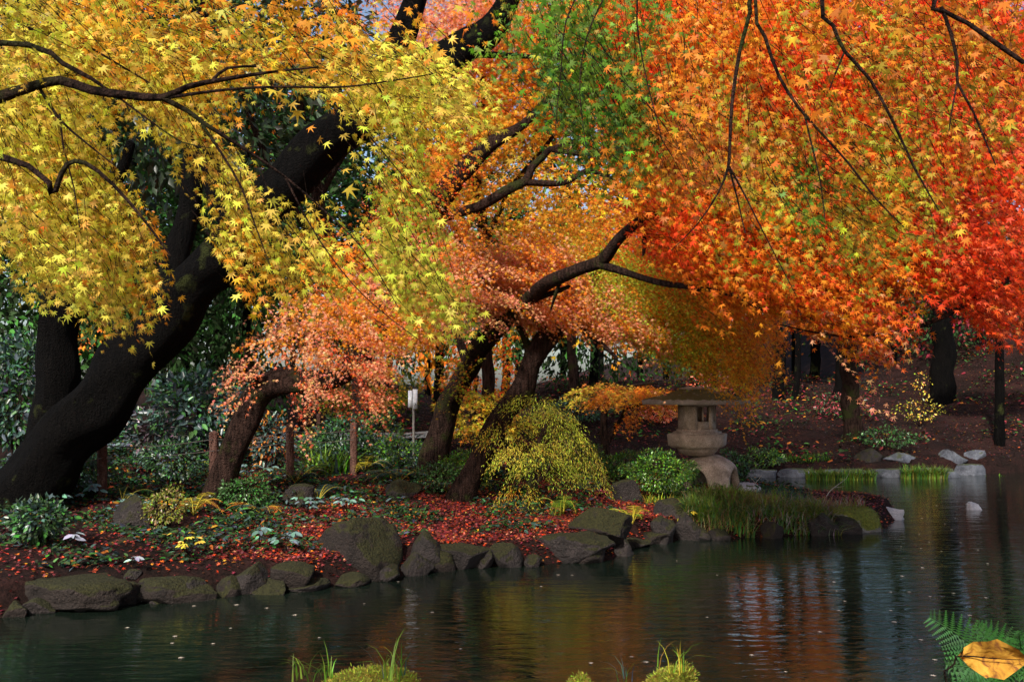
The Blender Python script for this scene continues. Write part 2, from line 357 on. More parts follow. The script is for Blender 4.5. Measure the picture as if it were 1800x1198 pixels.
# ------------------------------------------------------------------ ground and water
def axis(lo, hi, a, b_, fine, coarse):
    v = [np.arange(a, b_, fine)]; x = a; s = fine
    l = []
    while x > lo: s = min(s*1.25, coarse); x -= s; l.append(x)
    x = v[0][-1]; s = fine; r_ = []
    while x < hi: s = min(s*1.25, coarse); x += s; r_.append(x)
    return np.concatenate([np.array(l[::-1]), v[0], np.array(r_)])
gx = axis(-420, 420, -9, 15, .09, 40); gy = axis(-200, 620, 1, 27, .09, 40)
X, Y = np.meshgrid(gx, gy); Z = ground(X, Y)
Rn = np.random.default_rng(3)
Z = Z+np.where((np.abs(X) < 16) & (Y < 30) & (Z > .1), Rn.normal(0, .010, Z.shape), 0)
nx, ny = len(gx), len(gy); i, j = np.meshgrid(np.arange(nx-1), np.arange(ny-1)); a0 = j*nx+i
o = mkmesh('ground', np.stack([X, Y, Z], -1).reshape(-1, 3), np.stack([a0, a0+1, a0+nx+1, a0+nx], -1).reshape(-1, 4), GROUND, smooth=True); tag(o, kind='structure')
wx = [-8, 16]; wy = [5, 24]
o = mkmesh('pond_water', [(-9, 4.5, 0), (17, 4.5, 0), (17, 24, 0), (-9, 24, 0)], [(0, 1, 2, 3)], WATER); tag(o, kind='structure')

# ------------------------------------------------------------------ fallen leaves
def scatter_litter():
    b = B(); R = np.random.default_rng(11)
    def put(n, xr, yr, smin, smax, size, pals, w, thr, k_=.55):
        x = R.uniform(*xr, n); y = R.uniform(*yr, n); s = pond_sd(x, y)
        dn = np.sin(x*1.7+2*np.sin(y*.9))*np.cos(y*1.3+x*.4)
        k = (s > smin) & (s < smax) & (dn+.9*np.sin(x*6.1+np.sin(y*4.3)*2)*np.sin(y*5.2) > thr+.35+R.normal(0, .3, n)); x, y = x[k], y[k]; n = len(x)
        p = np.stack([x, y, ground(x, y)+R.uniform(.005, .035, n)], 1)
        a = R.uniform(0, 6.28, n); tip = np.stack([np.cos(a), np.sin(a), R.normal(0, .25, n)], 1); nor = np.array([0, 0, 1.])+R.normal(0, .35, (n, 3))
        c = np.array([PAL[q] for q in pals])[R.choice(len(pals), n, p=w)]
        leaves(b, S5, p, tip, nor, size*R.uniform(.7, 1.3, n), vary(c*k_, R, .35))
    put(60000, (-8, 8), (7, 18), .02, 9, .034, 'mxrsob', [.34, .38, .1, .08, .04, .06], -1.25)
    put(70000, (-3.2, 4.5), (9.3, 15.5), .12, 4.8, .032, 'mxrsp', [.25, .45, .16, .08, .06], -1.5)
    put(60000, (-6, 22), (20.5, 38), .1, 30, .045, 'mbrdw', [.40, .22, .06, .22, .10], -.9, .28)  # hillside leaves coloured darker, standing in for shade the slope doesn't get
    n = 110000; x = R.uniform(-9, 5, n); y = R.uniform(8, 19, n); s = pond_sd(x, y); dn = np.sin(x*3.1+2*np.sin(y*1.9))*np.cos(y*2.3+x*.9)+R.normal(0, .15, n); k = (s > .6) & (dn > .1-.35*(x < -1)); x, y, dn = x[k], y[k], dn[k]; n = len(x)
    b2 = B(); p = np.stack([x, y, ground(x, y)+R.uniform(0, .24, n)*np.clip(dn, .2, 1)], 1); a = R.uniform(0, 6.28, n)
    leaves(b2, OV, p, np.stack([np.cos(a), np.sin(a), R.normal(0, .4, n)], 1), np.array([0, -.3, 1.])+R.normal(0, .4, (n, 3)), .07*R.uniform(.5, 1.4, n), vary(np.array([PAL[q] for q in 'dekb'])[R.choice(4, n, p=[.48, .27, .2, .05])]*.6, R, .4))
    n = 26000; x = R.uniform(-4, 20, n); y = R.uniform(21, 38, n); s = pond_sd(x, y); dn = np.sin(x*1.3+2*np.sin(y*.9))*np.cos(y*1.1+x*.5)+R.normal(0, .2, n); k = (s > .3) & (dn > .3); x, y, dn = x[k], y[k], dn[k]; n = len(x)
    p = np.stack([x, y, ground(x, y)+R.uniform(0, .4, n)*np.clip(dn, .2, 1)], 1); a = R.uniform(0, 6.28, n)
    leaves(b2, OV, p, np.stack([np.cos(a), np.sin(a), R.normal(0, .4, n)], 1), np.array([0, -.3, 1.])+R.normal(0, .4, (n, 3)), .12*R.uniform(.5, 1.4, n), .6*vary(np.array([PAL[q] for q in 'dkmb'])[R.choice(4, n, p=[.4, .2, .25, .15])], R, .35))
    o = b2.build('undergrowth', DLEAF); tag(o, 'low tangled undergrowth on the shaded banks', 'undergrowth', kind='stuff')
    o = b.build('fallen_leaves', LITTER); tag(o, 'carpet of fallen crimson leaves over the banks of the pond', 'fallen leaves', kind='stuff')
scatter_litter()

# ------------------------------------------------------------------ rocks
import bmesh
def ico(n):
    bm = bmesh.new(); bmesh.ops.create_icosphere(bm, subdivisions=n, radius=1); V = np.array([v.co[:] for v in bm.verts]); T = np.array([[v.index for v in f.verts] for f in bm.faces]); bm.free(); return V, T
IC5, IC4 = ico(5), ico(4)
def rockmesh(sx, sy, sz, seed, cuts=12, flat=.0, IC=None):
    V, T = IC or IC4; V = V.copy(); R = np.random.default_rng(seed)
    for k in range(cuts):
        nn = nrm(R.normal(0, 1, 3)*np.array([1, 1, .7])); dd = R.uniform(.42, .74); e = V@nn-dd; V -= np.maximum(e, 0)[:, None]*nn*.92
    if flat: e = V[:, 2]-flat; V[:, 2] -= np.maximum(e, 0)*.85
    ph = R.uniform(0, 6, 9)
    for f, am in ((2.3, .06), (5, .035), (11, .022), (23, .014), (41, .008)):
        V *= (1+am*(np.sin(V[:, 0]*f+ph[0]+np.sin(V[:, 1]*f+ph[3]))+np.sin(V[:, 1]*f*1.1+ph[1]+np.sin(V[:, 2]*f+ph[4]))+np.sin(V[:, 2]*f*.9+ph[2]+np.sin(V[:, 0]*f*1.2)))/1.5)[:, None]
    V /= np.abs(V).max(0); return V*np.array([sx, sy, sz]), T
def rock(label, x0, x1, ytop, ybase, mat, seed, depth=None, zb=0.0, sy=1.0, flat=0, sink=.5, name='rock', group=None, cuts=12, cat='rock'):
    """spans px x0..x1; its front foot on row ybase at height zb, its top on row ytop"""
    if depth is None: depth = float((G((x0+x1)/2, ybase, zb)-CAM)@FW)
    w = (x1-x0)*depth/F/2; dy = w*sy
    c = P((x0+x1)/2, ybase, depth); top = P((x0+x1)/2, ytop, depth+dy*.6)
    cy_ = c[1]+dy*.9; h = top[2]-zb
    V, T = rockmesh(w, dy, (h*(1+sink))/2, seed, cuts, flat, IC5 if x1-x0 > 130 else IC4)
    zc = top[2]-(h*(1+sink))/2
    k = np.maximum(cy_/c[1], 1)**.5
    b = B(); b.add(V+np.array([c[0]*k, cy_, zc]), T); o = b.build(name, mat, smooth=True, origin=(c[0]*k, cy_, zc)); tag(o, label, cat, group); return o
rk = [
 ('long low mossy rock with fallen leaves in the bottom left corner of the bank', -40, 222, 1008, 1076, ROCK, 1, .6),
 ('round dark mossy boulder set back above the flat mossy rock', 132, 240, 945, 1022, ROCK, 2, .9),
 ('flat mossy rock at the waterline with a pale lichen patch', 236, 386, 1016, 1060, ROCK, 3, .7),
 ('low dark rock under the blue-green leaves left of the big boulder', 384, 470, 990, 1046, ROCKB, 4, .8),
 ('small green-tipped rock touching the left side of the big boulder', 462, 548, 992, 1040, ROCK, 5, .8),
 ('biggest boulder on the shore, square and dark with olive moss', 550, 720, 912, 1022, ROCK, 46, .8),
 ('dark rock with a pale slanting face right of the biggest boulder', 700, 775, 936, 1006, ROCKB, 7, .9),
 ('grey-brown rock with a sloping top, midway along the red leaf bank', 768, 860, 952, 1000, ROCKB, 8, .8),
 ('small upright dark rock under the edge of the red leaf bank', 858, 918, 956, 997, ROCKB, 9, .8),
 ('wide black overhanging rock at the water below the fern', 908, 1090, 938, 990, ROCKB, 10, .6),
 ('leaf-strewn rock at the waterline left of the grass tussocks', 1146, 1192, 908, 954, ROCKB, 12, .9),
 ('dark rock tucked under the grass left of the lantern', 1186, 1238, 898, 948, ROCKB, 13, .9),
]
for lb, x0, x1, yt, yb, mt, sd_, sy_ in rk: rock(lb, x0-(x1-x0)*.05, x1+(x1-x0)*.05, yt-2, yb+2, mt, sd_, sy=sy_)
r_l = rock('black undercut stone at the inner end of the green mossy tip rock', 1420, 1480, 898, 942, ROCKB, 31, sy=.7)
rock('green mossy rock forming the tip of the spit', 1462, 1572, 888, 936, ROCKT, 14, sy=.6, flat=.5)
rock('whitish bare rock at the very end of the spit', 1538, 1600, 890, 914, ROCKW, 15, sy=.8)
rock('small white rock standing alone in the open water', 1699, 1726, 881, 896, ROCKW, 16, sy=.8)
Rs = np.random.default_rng(90)
for k in range(24):
    q = .02+k/24*.93; Ls = [np.array(G(*p)) for p in shore_px]; f = q*(len(Ls)-1); i_ = int(f); c_ = Ls[i_]*(1-f+i_)+Ls[i_+1]*(f-i_); X_, Y_ = PROJ(c_[None]); X_ = float(X_[0]); Y_ = float(Y_[0]); w_ = Rs.uniform(18, 42)
    rock('small dark stone wedged between the larger shore rocks', X_-w_, X_+w_, Y_-Rs.uniform(18, 42), Y_+3, ROCKB if k % 3 else ROCK, 700+k, sy=.9, group='small dark stones along the shore', name='shore_stone', cat='stone')
def gr(label, x0, x1, yt, yb, mat, seed, **k):
    h, d = HIT((x0+x1)/2, yb); return rock(label, x0, x1, yt, yb, mat, seed, depth=d, zb=float(h[2]), **k)
gr('broad mossy boulder above the black overhanging rock', 985, 1118, 880, 950, ROCK, 11, sy=.7)
gr('dark boulder behind the fern, under the green bush', 1072, 1146, 842, 884, ROCKB, 17, sy=.8)
gr('dark sloping rock right of the green bush beside the lantern', 1150, 1222, 876, 920, ROCKB, 18, sy=.8)
gr('pale stone behind the lantern foot', 1284, 1340, 848, 868, ROCKW, 19, sy=.8)
gr('flat dark stone in the red leaves near the weeping maple', 1010, 1072, 846, 860, ROCKB, 20, sy=.8)
gr('small pinkish stone between the boulder and the flat mossy rock', 212, 246, 1000, 1032, ROCKB, 21, sy=.8)
gr('black boulder under the ferns at the foot of the pink maple', 186, 262, 868, 930, ROCKB, 22, sy=.8)
gr('black stone behind the ferns in the middle of the bank', 480, 560, 850, 893, ROCKB, 23, sy=.8)
gr('dark stone beneath the grey ferns left of the forked maple', 660, 742, 832, 880, ROCKB, 24, sy=.8)
gr('mossy edging stone at the far left of the path edge', 52, 112, 843, 858, ROCK, 25, sy=.6)
gr('small mossy edging stone second along the path edge', 108, 136, 842, 856, ROCK, 26, sy=.7)
gr('grey pointed edging stone left of the first fence post', 134, 176, 835, 856, ROCKB, 27, sy=.7)
far_st = [(1312, 1364), (1360, 1442), (1438, 1534), (1530, 1606), (1600, 1682), (1680, 1734)]
far_lb = ['pale slab at the left end of the far stone ledge', 'blue-grey slab with white spots in the far stone ledge', 'slab behind the wider far grass tuft in the stone ledge',
          'slab between the two grass tufts of the far ledge', 'slab behind the smaller far grass tuft', 'raised block at the right end of the far stone ledge']
for k, ((a, c), lb) in enumerate(zip(far_st, far_lb)): rock(lb, a-5, c+6, 813 if k < 5 else 803, 839 if k < 5 else 835, ROCKG, 60+k, sy=.45, flat=.35, name='ledge_stone', group='stones of the far ledge', cat='stone')
for k, (a, c, t, bb, lb) in enumerate([(1508, 1562, 787, 812, 'brown rounded rock behind the far ledge'), (1555, 1626, 789, 813, 'dark blue-grey boulder behind the far ledge'),
        (1648, 1702, 788, 810, 'spotted grey rock behind the right part of the far ledge'), (1698, 1742, 790, 808, 'small rock at the right end behind the far ledge')]):
    gr(lb, a, c, t, bb, ROCKG if k else ROCKB, 70+k, sy=.7, group='rocks behind the far ledge')
for k, (a, c, t, lb) in enumerate([(562, 738, 1184, 'bright yellow-green moss rock between two grass tufts in the foreground'), (995, 1064, 1186, 'smaller bright moss rock in the foreground'),
        (1140, 1252, 1180, 'bright moss rock at the bottom edge below the lantern')]):
    rock(lb, a, c, t, 1240, ROCKM, 80+k, depth=5.6, zb=-.05, sy=.9, group='mossy foreground rocks', cuts=4)

for o_ in [q for q in col.objects if q.get('group') == 'mossy foreground rocks' or q.get('label', '').startswith('green mossy rock forming')]:
    me = o_.data; n_ = len(me.vertices); v_ = np.zeros(n_*3); me.vertices.foreach_get('co', v_); v_ = v_.reshape(-1, 3); nn_ = np.zeros(n_*3); me.vertices.foreach_get('normal', nn_); nn_ = nn_.reshape(-1, 3)
    near = o_.get('group') is not None; R = np.random.default_rng(n_); k_ = R.integers(0, n_, 16000 if near else 5000); k_ = k_[nn_[k_, 2] > .25]; m_2 = len(k_)
    pz = v_[k_]+R.normal(0, .012, (m_2, 3)); b = B(); leaves(b, LN, pz, nn_[k_]*1.0+R.normal(0, .6, (m_2, 3)), R.normal(0, 1, (m_2, 3)), R.uniform(.012, .03, m_2), vary(np.tile((.26, .25, .03) if near else (.13, .14, .02), (m_2, 1)), R, .4))
    q = b.build('moss', GRASSM); q.parent = o_
# lichen patch is the mossy rock's own part
flatrock = [o for o in col.objects if o.get('label', '').startswith('flat mossy rock at the water')][0]
b = B(); R = np.random.default_rng(4); c = P(268, 1051, G(268, 1056)@FW-.12)
n = 260; q = R.normal(0, 1, (n, 3))*np.array([.055, .01, .022]); leaves(b, RH, c+q, R.normal(0, 1, (n, 3)), np.array([0, -1., .4])+R.normal(0, .3, (n, 3)), R.uniform(.015, .04, n), np.tile([.6, .65, .6], (n, 1)))
o = b.build('lichen_patch', LICH, origin=(0, 0, 0)); o.parent = flatrock; o.matrix_parent_inverse = flatrock.matrix_basis.inverted()

# ------------------------------------------------------------------ lantern
def lantern():
    foot, d = HIT(1258, 866); d = 14.6; s = d/F
    c0 = P(1227, 868, d); gzv = gz(c0[0], c0[1]); base = np.array([c0[0], c0[1], gzv-.03])
    t = thing('stone_lantern', 'granite snow-viewing lantern with a wide roof on arched legs at the water edge', 'lantern', base)
    zo = lambda py: P(1227, py, d)[2]
    TH = math.radians(-52)
    def hexring(r, z, n=6, rot=TH): return np.array([(base[0]+r*math.cos(rot+k*2*math.pi/n), base[1]+r*math.sin(rot+k*2*math.pi/n), z) for k in range(n)])
    def loft(rings, cap=True):
        b = B(); n = len(rings[0]); V = np.vstack(rings); Q = []
        for i in range(len(rings)-1):
            for j in range(n): Q.append((i*n+j, i*n+(j+1) % n, (i+1)*n+(j+1) % n, (i+1)*n+j))
        b.add(V, Q)
        if cap:
            for rg, fl in ((rings[0], 1), (rings[-1], 0)):
                V = np.vstack([rg, rg.mean(0)]); b.add(V, [((j+1) % n, j, n) if fl else (j, (j+1) % n, n) for j in range(n)])
        return b
    # legs : dome with four arched openings, outer and inner skins
    z0, z1 = base[2], zo(799); H = z1-z0; cx, cyy = base[0]+.19, base[1]
    def prof(u): return .53-.10*math.sin(min(u, 1)*math.pi*.5)-.27*max(0, (u-.62)/.38)**2.2
    b = B(); rows = np.linspace(0, 1, 26); ho = .66; nseg = 10
    def pt(a, u, inset=0):
        r = (prof(u)-inset)*(1+.0*math.cos(4*a)); zz = z0+u*H-(inset*.9 if u > .9 else 0)
        return (cx+r*math.cos(a), cyy+r*math.sin(a), zz)
    for k in range(4):
        a_c = math.radians(-38)+k*math.pi/2; a_n = a_c+math.pi/2; grd = []
        for u in rows:
            w = .42*math.sqrt(max(0, 1-(u/ho)**2.6)) if u < ho else 0
            grd.append([a_c+w+(a_n-a_c-2*w)*j/nseg for j in range(nseg+1)])
        V = [pt(a, u) for u, g_ in zip(rows, grd) for a in g_]; VI = [pt(a, u, .13) for u, g_ in zip(rows, grd) for a in g_]
        m = nseg+1; n = len(V); Q = []
        for i in range(len(rows)-1):
            for j in range(nseg):
                q = (i*m+j, i*m+j+1, (i+1)*m+j+1, (i+1)*m+j); Q.append(q); Q.append(tuple(n+x for x in q[::-1]))
            if rows[i] < ho:
                Q.append((i*m, (i+1)*m, n+(i+1)*m, n+i*m)); Q.append((i*m+nseg, n+i*m+nseg, n+(i+1)*m+nseg, (i+1)*m+nseg))
        b.add(V+VI, Q)
    top = [pt(a, 1) for a in np.linspace(0, 2*math.pi, 40, endpoint=False)]; b.add(top+[(cx, cyy, z1)], [(j, (j+1) % 40, 40) for j in range(40)])
    b.build('arched_base', GRAN, t)
    # bowl
    rr = [(.20, 800), (.27, 797), (.32, 792), (.345, 787), (.35, 783)]
    loft([hexring(r, zo(y), 24) for r, y in rr]).build('bowl', GRAN, t)
    loft([hexring(.44, zo(786)), hexring(.50, zo(781.5)), hexring(.52, zo(763)), hexring(.50, zo(761.5))]).build('platform', GRAN, t)
    loft([hexring(.42, zo(761.4)), hexring(.42, zo(758)), hexring(.36, zo(757.9)), hexring(.36, zo(754))]).build('step', GRAN, t)
    # fire box: six posts, low panels, solid back panel
    zb, zt = zo(754), zo(709); fb = B(); R_ = .33
    for k in range(6):
        a = TH+k*math.pi/3; p0 = np.array([base[0]+R_*math.cos(a), base[1]+R_*math.sin(a)]); a2 = a+math.pi/3; p1 = np.array([base[0]+R_*math.cos(a2), base[1]+R_*math.sin(a2)])
        e = nrm(p1-p0); nn = np.array([e[1], -e[0]])
        def box(s0, s1, za, zb_, th=.05, off=0):
            L_ = np.linalg.norm(p1-p0); q = []
            for zz in (za, zb_):
                for ss_, tt in ((s0, 0), (s1, 0), (s1, -th), (s0, -th)): w = p0+e*L_*ss_+nn*(tt+off); q.append((w[0], w[1], zz))
            fb.add(q, [(0, 1, 5, 4), (1, 2, 6, 5), (2, 3, 7, 6), (3, 0, 4, 7), (4, 5, 6, 7), (3, 2, 1, 0)])
        if k in (4, 3): box(.0, 1, zb, zt)
        else:
            box(.0, .2, zb, zt); box(.8, 1., zb, zt); box(.2, .8, zb, zb+.13, .045, -.003); box(.2, .8, zt-.05, zt, .045, -.003)
            box(.47, .53, zb+.13, zt-.05, .02, -.01)
    fb.build('fire_box', GRAN, t)
    # roof: six-sided, thin eaves, concave slope, cap
    rf = []
    for r, y in [(.30, 708), (.92, 710.5), (.935, 709.5), (.94, 703), (.90, 700.5), (.72, 696.5), (.5, 691), (.34, 686), (.30, 684)]: rf.append(hexring(r, zo(y)))
    loft(rf).build('roof', ROCKT2, t)
    loft([hexring(r, zo(y), 20) for r, y in [(.26, 685), (.29, 683), (.28, 681), (.16, 679.5)]]).build('cap', GRAN, t)
ROCKT2 = mat_rock('weathered_granite_roof', (.30, .24, .20), (.58, .48, .42), (.18, .16, .05), .32, 5)
lantern()

# ------------------------------------------------------------------ fence posts and wires
posts = [(180, 770, 852, 8.5, 'reddish wooden post standing clear at the left, nearest the camera'), (376, 760, 822, 8, 'wooden post just left of the leaning pink maple trunk'),
         (510, 746, 818, 7, 'wooden post between the pink maple and the strappy grass'), (622, 744, 806, 6.5, 'wooden post right of the strappy grass clump'), (560, 728, 782, 3.5, 'thin distant post between the two middle fence posts')]
tops = []
for px, y0, y1, r, lb in posts:
    d = {180: 12.2, 376: 13.4, 510: 14.2, 622: 15.0, 560: 18}[px]
    p1 = P(px, y1, d); p0 = P(px, y0, d); g0 = gz(p1[0], p1[1]); p1[2] = min(p1[2], g0)-.1
    b = B(); tube(b, [p1, (p0+p1)/2, p0], [r*d/F]*3, 12, .1, .03, px)
    t = thing('fence_post', lb, 'post', p1, 'wooden fence posts along the path'); b.build('post', POSTM, t, True)
    b = B(); z = p0[2]-.27; tube(b, [(p1[0], p1[1], z), (p1[0], p1[1], z+.012)], [r*d/F*1.12]*2, 12, .1, 0); b.build('wire_binding', ROPE, t)
    if px != 560: tops.append((p0, d))
b = B()
W0 = P(40, 790, 11.6)
ch = [W0]+[t[0] for t in tops]
for a, c in zip(ch[:-1], ch[1:]):
    for dz, sg in ((-.1, .05), (-.27, .03)):
        a_ = np.array(a)+[0, -.07, dz]; c_ = np.array(c)+[0, -.07, dz]; m_ = (a_+c_)/2-[0, 0, sg]; tube(b, [a_, m_, c_], [.005]*3, 5, .3, 0)
o = b.build('fence_wire', ROPE); tag(o, 'thin slack wires strung between the wooden fence posts', 'wire')

# sign on a pole
def sign():
    d = 16.0; x = 725; g_ = P(727, 800, d); g_[2] = gz(g_[0], g_[1])
    t = thing('garden_sign', 'small white name board on a pole beneath the pink maple leaves', 'sign', g_)
    b = B(); top = P(727, 684, d); tube(b, [g_, (g_+top)/2, top], [.022]*3, 8, .3, 0); b.build('pole', POLEM, t)
    def bx(x0, x1, y0, y1, dy, th, rot=0):
        a = P(x0, y1, d); c = P(x1, y0, d); V = [(xx, a[1]+dy+yy, zz) for zz in (a[2], c[2]) for xx, yy in ((a[0], 0), (c[0], rot), (c[0], rot+th), (a[0], th))]
        b = B(); b.add(V, [(0, 1, 5, 4), (1, 2, 6, 5), (2, 3, 7, 6), (3, 0, 4, 7), (4, 5, 6, 7), (3, 2, 1, 0)]); return b
    bx(717.5, 725, 686, 716, -.02, .03, -.03).build('side_board', WHITE, t); pn = bx(726, 734, 684, 718, -.06, .03).build('board', WHITE, t)
    # faint single character stroke
    c = P(730, 710, d)+[0, -.072, 0]; b = B(); tube(b, [c+[-.01, 0, .02], c+[.015, 0, .01], c+[.01, 0, -.015], c+[-.015, 0, -.02]], [.003]*4, 5, .02, 0); b.build('lettering', INK, t)
sign()

# gravel path seen beyond the fence
pts = [HIT(x, y)[0] for x, y in ((420, 782), (520, 779), (600, 778), (700, 774), (800, 770))]; b = B(); V = []
for q in pts:
    for w in np.linspace(0, 1.6, 5): V.append((q[0], q[1]+w, gz(q[0], q[1]+w)+.045))
b.add(V, [(i*5+j, (i+1)*5+j, (i+1)*5+j+1, i*5+j+1) for i in range(len(pts)-1) for j in range(4)])
o = b.build('garden_path', PAVE); tag(o, kind='structure')
exec_foliage = True

def ell_crown(bl, c, r, n, size, pal, seed, T=None, shell=.35, lump=.25, up=.6, gap=.0):
    """leaves through a lumpy ellipsoid volume; r=(rx,ry,rz)"""
    R = np.random.default_rng(seed); v = nrm(R.normal(0, 1, (n, 3))); u = R.uniform(shell, 1, n)**.5
    ph = R.uniform(0, 6, 6)
    lm = 1+lump*(np.sin(v[:, 0]*4+ph[0])*np.sin(v[:, 2]*5+ph[1])+.6*np.sin(v[:, 1]*7+ph[2])*np.sin(v[:, 0]*8+ph[3]))
    p = np.array(c)+v*np.array(r)*(u*lm)[:, None]
    if gap:
        k = np.sin(p[:, 0]*6/r[0]+ph[4])*np.sin(p[:, 2]*7/r[2]+ph[5])+R.normal(0, .3, n) > -1+gap; p = p[k]; v = v[k]; n = len(p)
    tip = v+R.normal(0, .6, (n, 3))+np.array([0, 0, -.3]); nor = v*.6+np.array([0, 0, up])+R.normal(0, .45, (n, 3))
    pc = np.array([PAL[q] for q in pal])[R.integers(0, len(pal), n)]
    leaves(bl, T or RH, p, tip, nor, size*R.uniform(.6, 1.3, n), vary(pc, R, .3))

# ------------------------------------------------------------------ trees
def base_of(pts): 
    p = np.array(pts[0]); return (p[0], p[1], gz(p[0], p[1]))
def tree(name, label, trunk, limbs, crown, bark=BARK, cat='tree', seg=14, leafmat=LEAF, group=None, dshift=0):
    trunk = [(a, b_, d+dshift, r) for a, b_, d, r in trunk]; limbs = [[(a, b_, d+dshift, r) for a, b_, d, r in l] for l in limbs]
    pts, rad = pxpath(trunk); g_ = base_of(pts)
    pts[0] = np.array([pts[0][0], pts[0][1], g_[2]-.15]); rad[0] *= 1.25
    t = thing(name, label, cat, g_, group)
    b = B(); tube(b, pts, rad, seg, .09, .13, len(label)); b.build('trunk', bark, t, True)
    for k, l in enumerate(limbs):
        p, r = pxpath(l); b = B(); tube(b, p, r, 8, .07, .10, k); b.build('limb', bark, t, True)
    bl, bt = B(), B()
    if crown: crown(bl, bt)
    q = bt.build('twigs', TWIG, t)
    if q: q['kind'] = 'stuff'
    bl.build('crown', leafmat, t)
    return t

# ---- density and colour maps, 50 px cells, columns from the left edge of the picture
YD = grid(["666665555443111100", "888877666555553321", "8888887767778887400", "88888887535678888620", "88766887411357888730", "8885037830002477520",
           "888701355200136300", "888862136422335400", "888876225663354620", "788886437764467300", "4568852368755567300", "0035740046432466720", "0003430014100123400", "000010000000000000"])
YC = cgrid(["llyaaolaolaaoooaaa", "ylyyalyalylaaoayaa", "yyyyayylyyaayyyyyy", "yyyyyyyaaayyyyyyyy", "yyyyyyyaayyyyyyyyy", "yylyyyyyyyyyyyyaay", "yyyyyyyyyyyyyYYYyy",
            "yaylyyyyyyyYYYYYYY", "yyyyyyyyyyyyYYYYYY", "yyyyyaaayyyyYYYYYY", "yyyyyyaaaayyyyYYYY", "yyyyyaaaaayyyyyyYY", "yyyYyyaaaayyyyyyYY", "yyyYyyyyyyyyyyyyyy"])
GD = grid(["000000002100000026877766556657667777", "000000012200000028887765556566767777", "000000000000000006888876556566666777", "000000000000000005788887555566666667",
           "000000000000000003578888666667766666", "000000000000000001246788667777766666", "000000000000000000124577666777776665", "000000000000000000001234455666776654",
           "000000000000000000000012344556665432", "000000000000000000000001233445554321", "000000000000000000000000122344432100", "000000000000000000000000011123321000", "000000000000000000000000000001110000"])
GC = cgrid(["lllllllloollllooolglgglaoaoaloaaoaba", "llllllllllllllloogggglaaoaoalaalaaab", "llllllllllllllllggkggglaoaolaoalaoaa", "llllllllllllllllggkkgglaalaalaalaala",
            "llllllllllllllllglgkgglaablablabllaa", "llllllllllllllllllgggklaablbbaalllal", "lllllllllllllllllllllglabbalaalllaaa", "lllllllllllllllllllllalalbllgglalaaa",
            "llllllllllllllllllllaalalbllgllallaa", "llllllllllllllllllllaallalllaallllaa", "llllllllllllllllllllaallallgllllllaa", "llllllllllllllllllllaallallgglllllaa", "lllllllllllllllllllaaalllalggllllaaa"])
GC = [['g' if r < 7 and 17 < k < 24-r//3 and q in 'alu' and (r*5+k*3) % 4 else 'u' if q == 'a' else q for k, q in enumerate(row)] for r, row in enumerate(GC)]
RD = grid(["000000000000000000006788777888888888", "000000000000000000007888888888888888", "000000000000000000000888888888888888", "000000000000000000005788888888888888", "000000000000000000003678888888888888", "000000000000000000000378888888888888",
           "000000000000000000000278888888888888", "000000000000000000000047888888888844", "000000000000000000000036888878888827", "000000000000000000000026788868888888", "000000000000000000000002467877888888", "000000000000000000000000256665830588",
           "000000000000000000000000031126874036", "000000000000000000000000000200320001"])
RC = cgrid(["o"*20+"aaosoooososrsssssr", "o"*20+"oosoooososssssssrs", "o"*20+"osssoooosssssrsssr"[:16], "o"*20+"ossoooosssosrrss", "o"*20+"ooosoooossosssrr", "o"*20+"aoosooaasssosssr",
            "o"*20+"aaoosoaaosssosss", "o"*20+"aooosooaosoosrrs", "o"*20+"aosssoooosooorrr", "o"*20+"osssoosooosoosss", "o"*20+"aaosoooosoooosss", "o"*20+"aaaoooooooososss", "o"*20+"aaaaoooopporprsr", "o"*20+"aaaaaaaooopprooo"])
OD = grid(["0001000000013577888876554443333333333", "00001010000035778777665544333333333333", "0000001221000046787766655444333333333", "000000022100000477777666544433333333", "0000000122000003777777665544333333333",
           "0000000000000045775314554444333333333", "0000000000000356421112454444333333333", "0000000000000356655777665554443333333", "000000000000455542667776555544433333", "0000000000035566602577765555544333333", "00000000000345666555776655554433"])
OC = cgrid(["ooosooooosaoopppppoaooaooooooo", "ooosooooosaooppppoaaooaooooooo", "oooooaoaaoooooppooaaooaooo", "ooooooaaaooooopooaaaoooooo", "oooooooaooooooooooaaaoooo", "oooooooooooooosoaacaaaooo",
            "ooooooooooooooooaacaaaooo", "ooooooooooooosoacacaaaooo", "oooooooooooooosooacaaaooo", "ooooooooooooooppooppaaoo", "ooooooooooooooppppaaaaoo"])

